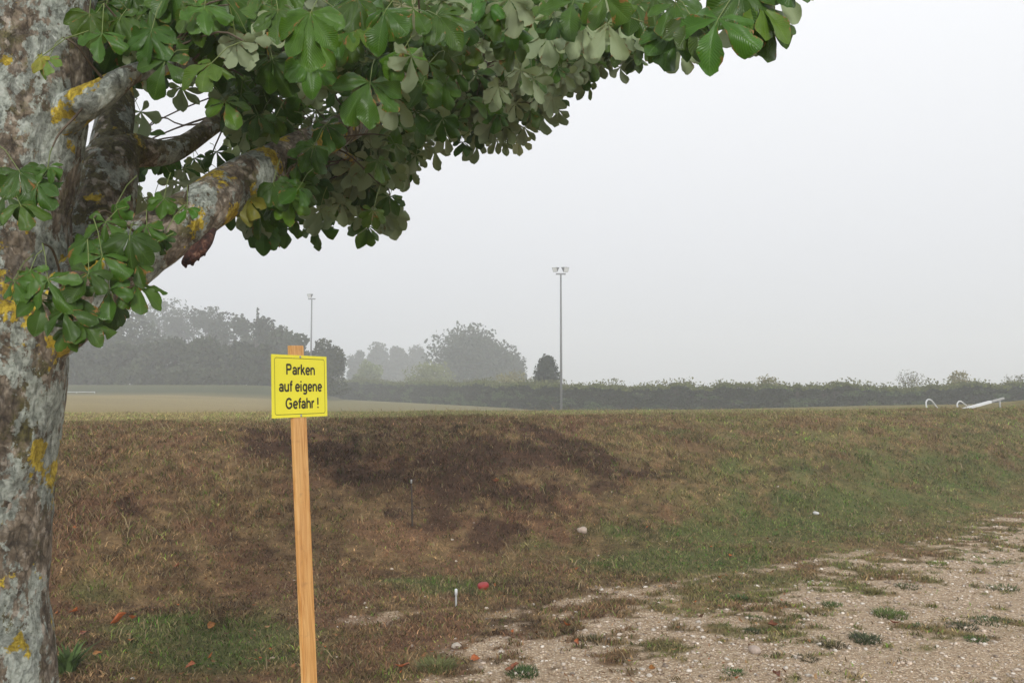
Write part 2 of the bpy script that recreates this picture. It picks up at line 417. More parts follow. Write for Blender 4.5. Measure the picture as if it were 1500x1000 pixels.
# ------------------------------------------------------------------ grass and gravel (stuff)
def blades(n, D0, D1, name, lab):
    nc = n//11
    cD = rng.uniform(D0, D1, nc); cu_ = rng.uniform(-.66, .66, nc); ctone = np.exp(rng.normal(0, .30, nc)); chue = rng.random(nc); csp = rng.uniform(.012, .07, nc)
    k = rng.integers(0, nc, n); lone = rng.random(n) < .3
    Y = cD[k]+rng.normal(0, 1, n)*csp[k]; X = cu_[k]*cD[k]+rng.normal(0, 1, n)*csp[k]
    Dl = rng.uniform(D0, D1, n); Y = np.where(lone, Dl, Y); X = np.where(lone, rng.uniform(-.66, .66, n)*Dl, X)
    ct = np.where(lone, 1, ctone[k]); ch = np.where(lone, .5, chue[k])
    Z = height(X, Y); c, m = zones(X, Y, Z)
    s = (Y-7.9-.55*X)*.876
    keep = rng.random(n) > np.clip(m*1.04, 0, .95+.035*(fbm(X*3, Y*4, 90, 2) > .5))
    keep &= rng.random(n) < .35+1.0*fbm(X*2.3, Y*2.3, 99, 3)
    X, Y, Z, c, s, m, ct, ch = X[keep], Y[keep], Z[keep], c[keep], s[keep], m[keep], ct[keep], ch[keep]; n = len(X)
    h = rng.uniform(.014, .040, n)*(.6+.9*vn(X*2.2, Y*2.2, 4))*(1+.5*sm(s/1.5))
    h = np.where(m > .3, h*.7, h); stalk = (rng.random(n) < .012) & (m < .2); h = np.where(stalk, h*2.3, h)
    w = rng.uniform(.0018, .0036, n)*(1+Y*.06)
    a = rng.uniform(0, 2*math.pi, n); ln = rng.uniform(.3, 1.5, n)*h; la = rng.uniform(0, 2*math.pi, n)
    dx = np.cos(a)*w; dy = np.sin(a)*w
    b = np.stack([X, Y, Z-.004], -1)
    mid = b+np.stack([np.cos(la)*ln*.35, np.sin(la)*ln*.35, h*.6], -1)
    tip = b+np.stack([np.cos(la)*ln, np.sin(la)*ln, h*rng.uniform(.7, 1.05, n)], -1)
    W = np.stack([dx, dy, np.zeros(n)], -1)
    V = np.stack([b-W, b+W, mid+W*.8, mid-W*.8, tip], 1).reshape(-1, 3)
    k = np.arange(n)[:, None]*5
    Fq = np.vstack([k+np.array([[0, 1, 2]]), k+np.array([[0, 2, 3]]), k+np.array([[3, 2, 4]])])
    br = rng.uniform(.35, 1.95, n)[:, None]
    c = c*br*1.2*ct[:, None]
    lum = c.sum(1)/(br[:, 0]*1.2*ct); dkm = lum < .15; w1 = (ch > .86) & ~dkm; c[w1] = c[w1]*.4+np.array([.25, .185, .10])*.6; w1 = (ch < .12); c[w1] = c[w1]*np.array([.7, 1.2, .6])
    st = ((rng.random(n) < .10) | stalk) & ~(dkm & (rng.random(n) < .8)); c[st] = np.array([.30, .23, .13])*rng.uniform(.6, 1.15, st.sum())[:, None]
    gs = rng.random(n) < .10; c[gs] = c[gs]*np.array([.65, 1.15, .5])
    cc = np.repeat(c, 5, 0)
    o = mesh_np(name, V, Fq, GRASS, None, cc)
    return tag(o, lab, None, None, 'stuff')
blades(520000, 3.2, 19.5, 'grass', 'short dry grass covering the bank and verge')

def ico():
    t = (1+5**.5)/2
    v = np.array([(-1, t, 0), (1, t, 0), (-1, -t, 0), (1, -t, 0), (0, -1, t), (0, 1, t), (0, -1, -t), (0, 1, -t), (t, 0, -1), (t, 0, 1), (-t, 0, -1), (-t, 0, 1)], float)
    v /= np.linalg.norm(v[0])
    f = np.array([(0, 11, 5), (0, 5, 1), (0, 1, 7), (0, 7, 10), (0, 10, 11), (1, 5, 9), (5, 11, 4), (11, 10, 2), (10, 7, 6), (7, 1, 8), (3, 9, 4), (3, 4, 2), (3, 2, 6), (3, 6, 8), (3, 8, 9), (4, 9, 5), (2, 4, 11), (6, 2, 10), (8, 6, 7), (9, 8, 1)])
    return v, f
IV, IF = ico()
def gravel(n):
    D = rng.uniform(3.2, 12.5, n); u = rng.uniform(-.45, .66, n); X = u*D; Y = D
    Z = height(X, Y); c, m = zones(X, Y, Z)
    keep = rng.random(n) < np.clip(m, .012, 1)
    keep &= (Y-7.9-.55*X) < 1.5
    X, Y, Z = X[keep], Y[keep], Z[keep]; n = len(X)
    r = .0035+.013*rng.random(n)**6.0; r *= .8+.04*Y
    V = IV[None]*rng.uniform(.65, 1.3, (n, 12, 1))*(r[:, None, None]*np.stack([rng.uniform(.8, 1.5, n), rng.uniform(.7, 1.2, n), rng.uniform(.45, .8, n)], -1)[:, None, :])
    a = rng.uniform(0, 6.28, n); ca = np.cos(a)[:, None]; sa = np.sin(a)[:, None]
    V = np.stack([V[..., 0]*ca-V[..., 1]*sa, V[..., 0]*sa+V[..., 1]*ca, V[..., 2]], -1)+np.stack([X, Y, Z+r*.25], -1)[:, None]
    Fq = (IF[None]+(np.arange(n)*12)[:, None, None]).reshape(-1, 3)
    base = np.array([[.44, .36, .29], [.50, .43, .36], [.35, .27, .20], [.54, .49, .43], [.25, .20, .16]])
    c = base[rng.integers(0, 5, n)]*rng.uniform(.85, 1.3, (n, 1))
    o = mesh_np('gravel', V.reshape(-1, 3), Fq, STONE, None, np.repeat(c, 12, 0))
    tag(o, 'pale loose gravel stones of the car park', None, None, 'stuff')
gravel(42000)

# ------------------------------------------------------------------ horse chestnut leaves
def leaf_template(nl, T, S, rs):
    """palmate leaf: nl leaflets, T steps along, S across. local x side, y along, z top normal."""
    Vs = []; Fs = []; UV = []; off = 0
    spread = R(rs.uniform(95, 125))
    for k in range(nl):
        f = (k-(nl-1)/2)/((nl-1)/2)
        ang = f*spread+rs.normal(0, .06)
        L = (1-.42*abs(f)**1.4)*rs.uniform(.92, 1.06)
        Wd = L*rs.uniform(.23, .28)
        t = np.linspace(0, 1, T+1)[:, None]; sx = np.linspace(-1, 1, S)[None]
        kk = [0, .1, .2, .32, .44, .55, .66, .75, .83, .89, .94, .97, 1]
        vv = [.05, .10, .21, .38, .58, .77, .94, 1.0, .97, .84, .60, .30, 0]
        if T < 10: t = np.array([0, .22, .45, .66, .82, .94, 1])[:, None]
        else: t = np.array(kk+[1])[:T+1, None]
        prof = np.interp(t, kk, vv)
        ser = 1+(rs.uniform(-.05, .11, (T+1, S)) if T > 9 else rs.uniform(-.04, .06, (T+1, S)))*(np.abs(sx) > .9)-(.35*(rs.random((T+1, S)) < .05)*(np.abs(sx) > .9)*(t > .3))
        x = prof*sx*Wd*ser; y = t*L-.06*L*np.abs(sx)*(t > .05)*(t < .97)*prof
        fold = rs.uniform(.05, .45)
        dr = rs.uniform(.12, .55)
        z = np.abs(x)*fold-dr*L*t**1.8+.012*np.sin(t*26-np.abs(sx)*4)*prof*(np.abs(sx) > .1)*L+rs.normal(0, .05)*x
        z = z-rs.uniform(0, .5)*np.abs(x)*np.clip(t-.5, 0, 1)
        bx = rs.uniform(-.9, 1.6); z = z-bx*np.abs(x)**2/max(Wd, .01)*.55+.05*L*np.sin(t*rs.uniform(5, 11)+rs.uniform(0, 6))*np.abs(sx)*prof
        y = y-.10*L*rs.random()*t**3; x = x+.10*L*rs.normal()*t**2
        tw = rs.normal(0, .25); x2 = x*np.cos(tw)-z*0; z = z+x*np.sin(tw)
        c, s_ = math.cos(ang), math.sin(ang)
        X = x2*c+y*s_; Y = -x2*s_+y*c
        Vs.append(np.stack([X, Y, z], -1).reshape(-1, 3))
        UV.append(np.stack([(sx+1)/2+0*t, t+0*sx], -1).reshape(-1, 2))
        i = np.arange(T)[:, None]*S; j = np.arange(S-1)[None]
        Fs.append((np.stack([i+j, i+j+1, i+S+j+1, i+S+j], -1).reshape(-1, 4))+off); off += (T+1)*S
    return np.vstack(Vs), np.vstack(Fs), np.vstack(UV)
rs = np.random.default_rng(3)
HI = [leaf_template(int(rs.choice([5, 7, 7, 6])), 13, 9, rs) for _ in range(26)]
LO = [leaf_template(int(rs.choice([5, 6, 7])), 6, 5, rs) for _ in range(16)]

leaves = []      # (pos of petiole end, dir along, normal, size, colour, hi, petiole start)
def add_leaf(p, a, n, size, hi=True, col=None, src=None):
    a = np.array(a, float); a /= np.linalg.norm(a); n = np.array(n, float); n = n-a*np.dot(a, n); n /= np.linalg.norm(n)+1e-9
    if col is None:
        q = rng.random()
        if q < .008 and size < .1: col = np.array([.20, .19, .025])
        elif q < .30: col = np.array([.066, .135, .008])
        else: col = np.array([.044, .104, .007])
        col = col*rng.uniform(.65, 1.35)*np.array([rng.uniform(.85, 1.15), 1, 1])
    leaves.append((np.array(p, float), a, n, size, col, hi, src))

def hang(px, py, D, size=.13, face=1, hi=True, tilt=None, col=None, pet=True, yaw=None, up=.5):
    """a leaf whose fan starts at px,py; face=1 top side toward the camera side, -1 underside"""
    p = P(px, py, D)
    side = rng.normal(0, .42) if tilt is None else tilt
    out = rng.uniform(.15, .75)
    a = np.array([side, -out*face, -rng.uniform(.75, 1.15)])
    n = np.array([rng.normal(0, .35) if yaw is None else yaw, -face, up+rng.uniform(-.15, .25)])
    src = p+np.array([-side*.07+rng.normal(0, .02), face*.05+rng.normal(0, .02), rng.uniform(.04, .10)])
    add_leaf(p, a, n, size*rng.uniform(.88, 1.12), hi, col, src if pet else None)

# near leaves, top side seen
NEAR = [(455, 18, 1.9, .15), (540, 122, 2.15, .14), (415, 5, 1.95, .13), (310, 98, 2.05, .13), (238, 92, 2.1, .115), (228, 45, 2.1, .11), (150, 62, 2.1, .11), (175, 25, 2.15, .11), (130, 20, 2.2, .10), (565, 8, 2.0, .13), (600, 18, 2.1, .12),
        (520, 0, 2.0, .12), (370, -8, 2.0, .12), (640, 25, 2.2, .12), (735, 15, 2.4, .12), (690, 55, 2.5, .12), (330, 145, 2.4, .12), (470, 70, 2.2, .11), (590, 70, 2.4, .12),
        (650, 175, 2.9, .12), (290, 35, 2.2, .11), (340, 50, 2.3, .11), (400, 85, 2.3, .12), (500, 40, 2.3, .12), (575, 215, 2.9, .11), (620, 95, 2.6, .12), (450, 245, 2.8, .11), (395, 285, 2.7, .10),
        (365, 295, 2.6, .10), (420, 300, 2.8, .10), (545, 300, 3.0, .10), (560, 235, 3.0, .10), (250, 290, 2.35, .08), (270, 315, 2.3, .07), (760, 60, 2.7, .12), (800, 8, 2.4, .12), (225, 10, 2.2, .12), (300, 5, 2.1, .12)]
for (x, y, D, s) in NEAR: hang(x+rng.normal(0, 6), y+rng.normal(0, 5), D, s*.80, 1, yaw=rng.normal(0, .4))
fill_later = []
for (x, y, D, s) in [(840, 2, 2.3, .13), (885, -8, 2.2, .13), (930, 2, 2.3, .12), (1052, 28, 1.75, .115), (1015, 30, 1.8, .105), (985, 45, 1.95, .10), (1112, 8, 1.8, .10), (1130, 30, 1.85, .09), (990, 5, 1.9, .11), (960, -10, 2.0, .12), (1085, -15, 1.8, .12), (965, 55, 2.0, .08), (1160, -38, 1.8, .08)]:
    hang(x, y, D, s, 1, yaw=rng.normal(0, .25), tilt=rng.normal(.1, .3))
for (x, y, D, s) in [(1090, 20, 1.95, .11), (1105, 32, 1.98, .10), (1135, -20, 1.95, .10), (1000, 70, 2.1, .08), (925, 25, 2.5, .12), (890, 35, 2.7, .12), (855, 40, 2.8, .12), (800, 50, 2.8, .12), (780, 30, 2.8, .12), (1060, -22, 2.0, .12), (1175, -40, 1.95, .08)]:
    hang(x, y, D, s, -1)
# sprigs on the trunk
SPR = [(28, 250, 2.0, .085), (8, 285, 1.98, .08), (55, 270, 2.0, .075), (30, 300, 1.97, .07), (70, 245, 2.02, .06), (155, 325, 2.1, .085), (190, 345, 2.08, .095), (150, 375, 2.05, .09), (200, 385, 2.1, .085), (45, 395, 1.98, .09), (70, 410, 1.97, .10), (105, 425, 2.0, .10), (130, 400, 2.0, .09),
       (120, 470, 2.0, .08), (95, 455, 1.97, .08), (200, 418, 2.1, .085), (160, 425, 2.05, .08), (60, 440, 1.98, .08), (20, 410, 1.96, .07), (165, 445, 2.2, .06), (130, 350, 2.1, .08), (100, 480, 2.0, .06), (215, 330, 2.15, .07), (240, 345, 2.2, .055), (170, 300, 2.2, .06)]
for (x, y, D, s) in SPR:
    hang(x, y, D, s, 1, col=np.array([.038, .085, .008])*rng.uniform(.8, 1.5), tilt=rng.normal(0, .6), up=.9)
hang(70, 88, 2.02, .055, 1, col=np.array([.13, .21, .03])); hang(62, 82, 2.02, .045, 1, col=np.array([.30, .27, .03]), tilt=-.9)

def inpoly(x, y, poly):
    c = False; j = len(poly)-1
    for i in range(len(poly)):
        if (poly[i][1] > y) != (poly[j][1] > y) and x < (poly[j][0]-poly[i][0])*(y-poly[i][1])/(poly[j][1]-poly[i][1])+poly[i][0]: c = not c
        j = i
    return c
GAP = [[(192, 135), (320, 130), (335, 190), (305, 262), (255, 300), (215, 262)], [(215, 330), (262, 275), (330, 235), (420, 170), (500, 130), (560, 110), (590, 160), (520, 215), (430, 265), (340, 330), (250, 400)], [(85, 195), (125, 195), (115, 330), (92, 330)]]
def fill(poly, D0, D1, n, size, pface, hi, drop=35, thin=.8):
    xs_ = [p[0] for p in poly]; ys_ = [p[1] for p in poly]; k = 0; tries = 0
    while k < n and tries < n*30:
        tries += 1
        x = rng.uniform(min(xs_), max(xs_)); y = rng.uniform(min(ys_), max(ys_))
        if not inpoly(x, y, poly): continue
        D = rng.uniform(D0, D1)
        if any((gi != 1 or D < 3.3) and (inpoly(x, y+drop*.6, g_) or inpoly(x, y, g_)) for gi, g_ in enumerate(GAP)) and rng.random() < (thin if not inpoly(x, y, GAP[1]) else .8): continue
        hang(x, y, D, size, 1 if rng.random() < pface else -1, hi); k += 1
fill([(125, -30), (420, -30), (400, 50), (330, 90), (240, 105), (180, 95), (130, 75)], 2.15, 2.75, 80, .09, .85, True)
fill([(380, -30), (900, -30), (880, 10), (720, 70), (640, 110), (560, 100), (450, 90)], 2.3, 3.2, 85, .095, .75, True)
fill([(330, 120), (470, 120), (480, 200), (440, 290), (350, 300), (330, 200)], 2.5, 3.0, 24, .085, .85, True)
fill([(150, -30), (760, -30), (700, 60), (600, 180), (520, 230), (400, 245), (340, 180), (300, 60), (200, 70), (160, 150), (135, 110)], 2.5, 3.3, 130, .105, .7, True)
fill([(150, -60), (950, -60), (850, 60), (760, 150), (600, 190), (500, 285), (380, 290), (350, 230), (300, 140), (150, 120)], 3.2, 4.4, 420, .10, .35, False)
fill([(560, -60), (960, -60), (935, 45), (880, 75), (840, 110), (790, 140), (740, 180), (640, 185), (590, 190), (540, 150)], 4.0, 5.4, 720, .095, .22, False)
fill([(140, 80), (200, 100), (215, 200), (260, 240), (330, 215), (360, 330), (300, 260), (220, 320), (150, 260)], 3.0, 3.8, 40, .095, .4, False, thin=.45)
fill([(470, 200), (600, 190), (600, 215), (560, 285), (480, 280), (440, 250)], 3.3, 4.0, 90, .09, .3, False)
fill([(690, -20), (945, 20), (940, 65), (900, 80), (850, 95), (815, 140), (770, 180), (690, 190), (650, 120)], 4.3, 5.3, 420, .10, .3, False)
# fringe: x, y of the leaf tips, distance
FR = [(940, 112, 4.4), (915, 125, 4.5), (880, 122, 4.5), (862, 150, 4.6), (838, 140, 4.6), (828, 188, 4.6), (800, 195, 4.6), (772, 232, 4.6), (748, 232, 4.6), (722, 232, 4.5), (700, 240, 4.5), (672, 235, 4.6), (645, 245, 4.4), (622, 240, 4.4), (603, 282, 3.6), (585, 275, 3.6),
      (572, 345, 3.4), (548, 368, 3.4), (532, 340, 3.4), (508, 352, 3.5), (490, 332, 3.4), (452, 368, 3.2), (430, 372, 3.2), (375, 376, 3.0), (395, 350, 3.0), (352, 338, 2.9), (465, 300, 3.4), (520, 320, 3.5), (555, 330, 3.6), (410, 345, 3.0), (470, 335, 3.5)]
for (x, y, D) in FR:
    for q in range(2):
        hang(x+rng.normal(0, 9), y-.105*F/D*(.92+.25*q)-q*12, D+rng.uniform(-.15, .25), .10, 1 if rng.random() < (.55 if D < 3.8 else .25) else -1, D < 3.8, tilt=rng.normal(0, .25))
# the crown above and around, out of the frame
for _ in range(380):
    th = rng.uniform(0, 6.283); r = 4.2*math.sqrt(rng.random()); x = -1.2+r*math.cos(th); y = 3.0+r*math.sin(th); z = rng.uniform(3.5, 7.0)
    pxx, pyy, dd = proj(x, y, z)
    if y > .3 and pyy > -60: continue
    if z-3.2 < (abs(r)-2.5): continue
    a = np.array([math.cos(th)*.6, math.sin(th)*.6, -1+rng.normal(0, .3)]); n = np.array([math.cos(th)*.5, math.sin(th)*.5, 1])
    add_leaf((x, y, z), a, n, .15, False)

def build_leaves(lst, name, parent):
    Vs = []; Fs = []; UVs = []; Cs = []; off = 0; pet = []
    for (p, a, n, size, col, hi, src) in lst:
        V, Fq, UV = (HI if hi else LO)[rng.integers(0, 26 if hi else 16)]
        x = np.cross(a, n); M = np.stack([x, a, n], 0)
        W = (V*size)@M+p
        Vs.append(W); Fs.append(Fq+off); UVs.append(UV); off += len(V)
        Cs.append(np.repeat((col*rng.uniform(.9, 1.1, 3))[None], len(V), 0))
        if src is not None:
            mid = (src+p)/2+np.array([0, 0, .012]); pet.append(tube([src, mid, p, p+a*size*.15], [.0016, .0013, .0012, .0006], 4, 1, cap=False))
    o = mesh_np(name, np.vstack(Vs), np.vstack(Fs), LEAF, None, np.vstack(Cs), np.vstack(UVs), None, True)
    setloc_child(o, parent)
    V, Fq = merge(pet); po = mesh_np('petiole', V, Fq, PETI, None, None, None, None, True); po['kind'] = 'stuff'
    po.parent = o
    return o

tree_base = P(-20, 1430, 2.3); tree_base[2] = hgt(tree_base[0], tree_base[1])
TREE = empty('chestnut_tree', tree_base, 'lichen covered horse chestnut trunk with overhanging leafy limbs at the left edge', 'tree')
# trunk: photo right edge -> centre with the radius
tr = [(70, 1420, .30), (74, 1200, .262), (75, 1000, .25), (66, 900, .240), (68, 800, .235), (75, 700, .232), (88, 600, .232), (96, 500, .232), (98, 400, .22), (98, 300, .205), (118, 200, .20), (130, 100, .19), (140, 0, .18), (150, -150, .17), (170, -400, .15), (190, -800, .12)]
pts = []; rad = []
for (ex, y, r) in tr:
    pts.append(P(ex-9-r*F/2.3*1.0, y, 2.3)); rad.append(r)
V, Fq = tube(pts, rad, 96, 14, .045, 3)
t = mesh_any('trunk', V, Fq, BARK); setloc_child(t, TREE)
def limb(lst, seed, rough=.07, seg=40, n=10, name='branch', mat=None):
    pts = [P(x, y, D) for (x, y, D, w) in lst]; rad = [w*D/F for (x, y, D, w) in lst]
    V, Fq = tube(pts, rad, seg, n, rough, seed)
    o = mesh_any(name, V, Fq, mat or BARK); setloc_child(o, TREE); return o
L1 = [(x_, y_, D_, w_*(.88 if x_ > 200 else .95)) for x_, y_, D_, w_ in [(-20, 520, 2.32, 60), (50, 480, 2.32, 62), (120, 428, 2.34, 56), (175, 385, 2.38, 50), (225, 352, 2.42, 47), (290, 310, 2.5, 42), (350, 268, 2.65, 38), (430, 225, 2.9, 31), (500, 190, 3.2, 25), (570, 148, 3.5, 20), (630, 88, 3.8, 18), (690, 15, 4.1, 17), (730, -60, 4.4, 15), (760, -160, 4.8, 12)]]
L2 = [(90, 470, 2.5, 50), (125, 390, 2.6, 48), (147, 310, 2.68, 45), (158, 250, 2.76, 42), (185, 222, 2.85, 28), (250, 222, 3.0, 17), (310, 185, 3.2, 13), (380, 130, 3.5, 15), (450, 60, 3.9, 13), (520, -40, 4.4, 10)]
L2b = [(155, 265, 2.76, 38), (165, 200, 2.85, 28), (170, 140, 2.95, 24), (150, 60, 3.0, 20), (140, -40, 3.1, 18), (150, -200, 3.3, 12)]
L3 = [(20, 210, 2.3, 44), (85, 172, 2.26, 30), (145, 140, 2.24, 21), (195, 108, 2.28, 14), (250, 98, 2.4, 11), (330, 88, 2.6, 11), (400, 70, 2.8, 11), (470, 25, 3.0, 9), (540, -40, 3.3, 7)]
L6 = [(590, 130, 3.65, 11), (680, 110, 4.0, 9), (760, 75, 4.4, 7), (860, 40, 4.8, 5), (940, -20, 5.2, 4)]
L7 = [(470, 205, 3.05, 9), (520, 235, 3.3, 5), (560, 250, 3.5, 4), (600, 240, 3.8, 3)]
L8 = [(180, -300, 2.3, 30), (500, -170, 2.05, 17), (800, -120, 1.95, 14), (1000, -80, 1.85, 9), (1100, -35, 1.85, 6), (1180, -30, 1.9, 4)]
for k, (l_, m_) in enumerate(((L1, BARK_LIMB), (L2, BARK_MOSS_SHADE), (L2b, BARK_MOSS_SHADE), (L3, BARK_LIMB))): limb(l_, 11+k*5, mat=m_)
for k, l_ in enumerate((L6, L7, L8)): limb(l_, 41+k*5, .05, 12, 6)
# the torn wound on the limb: ridged red brown dead wood
kw = NT('torn_wood'); cw = kw.ramp(kw.noise(60, 5, .7, kw.pos()), [(.34, (.012, .007, .006)), (.54, (.07, .026, .018)), (.74, (.26, .15, .09))]); kw.set(cw, .8, kw.bump(kw.noise(80, 4, .7, kw.pos()), .8, .01))
sp = []
for q in range(20):
    f = q/19; w_ = rng.normal(0, 1.2)
    b0 = P(300+14*f, 352-16*f, 2.43); m0 = P(282+22*f+w_, 372-17*f+w_, 2.385+.012*math.sin(q*2.1)); a0 = P(272+26*f+w_, 386-19*f+w_, 2.37+.012*math.sin(q*1.3)); a1 = P(272+27*f+w_, 391-19*f+rng.normal(0, 2.5), 2.375)
    sp.append(tube([b0, m0, a0, a1], [.007, .012, .009, .003], 7, 3, .12, q))
V, Fq = merge(sp); o = mesh_any('torn_wood', V, Fq, kw.m); setloc_child(o, TREE)
# twigs: tie leaf clusters to the branches
brs = np.vstack([catmull([P(x, y, D) for (x, y, D, w) in l_], 6) for l_ in (L1, L2, L2b, L3, L6, L7, L8)]+[catmull(pts, 4)])
tw = []
for i, lf in enumerate(leaves):
    if lf[6] is None or i % 3: continue
    s_ = lf[6]; d = np.linalg.norm(brs-s_, axis=1); k = int(np.argmin(d+rng.uniform(0, .12, len(d))))
    if d[k] > 1.1: continue
    q = brs[k]; m1 = q*.6+s_*.4+np.array([0, 0, .05*d[k]])+rng.normal(0, .03, 3)*d[k]; m2 = q*.25+s_*.75+np.array([0, 0, .06*d[k]])+rng.normal(0, .03, 3)*d[k]
    tw.append(tube([q, m1, m2, s_], [.003+.004*d[k], .0035, .003, .002], 5, 3, .1, i % 9, False))
V, Fq = merge(tw); o = mesh_np('twigs', V, Fq, TWIG, None, None, None, None, True); setloc_child(o, TREE); o['kind'] = 'stuff'
build_leaves(leaves, 'crown', TREE)

# ------------------------------------------------------------------ parking sign
top = P(433, 506, 2.82); bot = P(453, 1000, 2.78); d = (bot-top); k = (hgt(bot[0], bot[1])-.25-top[2])/d[2]; foot = top+d*k
gz = hgt(foot[0], foot[1])
axis = top-foot; Lp = np.linalg.norm(axis)
SIGN = empty('parking_sign', foot, 'yellow parking notice on a leaning wooden post in front of the bank', 'sign')
zax = Vector(axis/Lp); ph = R(63)
xax = Vector((math.cos(ph), math.sin(ph), 0)); yax = zax.cross(xax).normalized(); xax = yax.cross(zax).normalized()
SIGN.matrix_world = Matrix(((xax.x, yax.x, zax.x, foot[0]), (xax.y, yax.y, zax.y, foot[1]), (xax.z, yax.z, zax.z, foot[2]), (0, 0, 0, 1)))
pw, pd = .032, .0075
V, Fq = box(-pw, pw, -pd, pd, 0, Lp)
o = mesh_any('post', V, Fq, WOOD, SIGN, False)
bv = o.modifiers.new('b', 'BEVEL'); bv.width = .0025; bv.segments = 2
o.data.update()
# panel
sw, sh = .268, .203
tc = P(436.5, 520, 2.78); along = (tc-foot).dot(np.array(zax)); pz = along-sh/2
rot = R(2.2)
pan = bpy.data.objects.new('sign_panel', bpy.data.meshes.new('sign_panel'))
V, Fq = box(-sw/2, sw/2, -.0015, .0015, -sh/2, sh/2)
pan.data.from_pydata([tuple(v) for v in V], [], Fq.tolist()); pan.data.materials.append(YEL); C.objects.link(pan)
pan.parent = SIGN; pan.location = (.004, -pd-.0018, pz); pan.rotation_euler = (0, rot, 0)
def strip_frame(w, h, r, th, y):
    pts = []
    for (cx, cy, a0) in ((w/2-r, h/2-r, 0), (-w/2+r, h/2-r, 90), (-w/2+r, -h/2+r, 180), (w/2-r, -h/2+r, 270)):
        for q in range(7):
            a = R(a0+q*15); pts.append((cx, cy, math.cos(a), math.sin(a)))
    V = []; n = len(pts)
    for (cx, cy, c, s) in pts:
        V.append((cx+r*c, y, cy+r*s)); V.append((cx+(r-th)*c, y, cy+(r-th)*s))
    return np.array(V), np.array([[2*i, 2*((i+1) % n), 2*((i+1) % n)+1, 2*i+1] for i in range(n)])
V, Fq = strip_frame(sw*.915, sh*.905, .009, .0016, -.0019); mesh_any('border_line', V, Fq, INK, pan, False)
def arc(cx, cy, rx, ry, a0, a1, n=18):
    return [(cx+rx*math.cos(R(a)), cy+ry*math.sin(R(a))) for a in np.linspace(a0, a1, n)]
_n = [arc(.235, .30, .175, .175, 180, 0)+[(.41, 0)]]
GL = {'n': (.54, [[(.06, 0), (.06, .52)]]+_n), 'h': (.54, [[(.06, 0), (.06, .72)]]+_n),
      'u': (.54, [[(.06, .52)]+arc(.235, .215, .175, .175, 180, 360), [(.41, 0), (.41, .52)]]),
      'r': (.34, [[(.06, 0), (.06, .52)], arc(.25, .27, .19, .205, 180, 78)]),
      'a': (.53, [[(.41, 0), (.40, .08)]+arc(.235, .335, .165, .14, 0, 162), arc(.222, .155, .163, .112, 0, 360, 30)]),
      'e': (.54, [[(.06, .26), (.435, .26)], arc(.25, .26, .193, .218, 0, 318, 34)]),
      'g': (.54, [arc(.235, .265, .178, .212, 0, 360, 32), [(.415, .52), (.415, -.03)]+arc(.235, -.04, .18, .115, 0, -150)]),
      'f': (.30, [[(.13, 0), (.13, .56)]+arc(.25, .57, .12, .105, 180, 95)+[(.29, .675)], [(.0, .475), (.28, .475)]]),
      'i': (.24, [[(.07, 0), (.07, .52)], [(.07, .62), (.07, .72)]]),
      'k': (.49, [[(.06, 0), (.06, .72)], [(.07, .19), (.37, .52)], [(.18, .30), (.42, 0)]]),
      'P': (.64, [[(.08, 0), (.08, .72)], [(.08, .675), (.33, .675)]+arc(.33, .51, .165, .165, 85, -85)+[(.08, .345)]]),
      'G': (.76, [arc(.36, .36, .285, .322, 38, 322, 40), [(.38, .35), (.65, .35)], [(.61, .36), (.61, .10)]]),
      '!': (.28, [[(.08, .22), (.08, .72)], [(.08, 0), (.08, .1)]]), ' ': (.27, [])}
def line_text(body, x0, x1, base, cap):
    """sans serif lettering drawn as flat strokes, one mesh per line of writing"""
    hw = .072; V = []; Fq = []; x = 0; lo = 1e9; hi = -1e9; q = 0
    for ch in body:
        adv, st = GL[ch]
        for pl in st:
            p = np.array(pl, float); T = np.gradient(p, axis=0); T /= np.linalg.norm(T, axis=1)[:, None]; N = np.stack([-T[:, 1], T[:, 0]], -1)
            k0 = len(V); q += 1
            for a, nn in zip(p, N):
                for sg in (1, -1):
                    V.append((x+a[0]+nn[0]*hw*sg, a[1]+nn[1]*hw*sg, -.0018-.00004*(q % 4))); lo = min(lo, V[-1][0]); hi = max(hi, V[-1][0])
            for e_ in range(len(p)-1): Fq.append((k0+2*e_, k0+2*e_+1, k0+2*e_+3, k0+2*e_+2))
        x += adv
    V = np.array([(-sw/2+sw*(x0+(x1-x0)*(a-lo)/(hi-lo)), y, sh/2-sh*base+b/.72*cap*sh) for a, b, y in V])
    mesh_any('lettering', V, np.array(Fq), INK, pan, False)
line_text('Parken', .245, .77, .315, .170); line_text('auf eigene', .115, .905, .585, .170); line_text('Gefahr !', .225, .83, .860, .170)
for zz in (sh*.475, -sh*.475):
    V, Fq = tube([(0, -.0015, zz), (0, -.003, zz), (0, -.0036, zz)], [.0042, .004, .002], 12); mesh_any('screw', V, Fq, ZINC, pan)

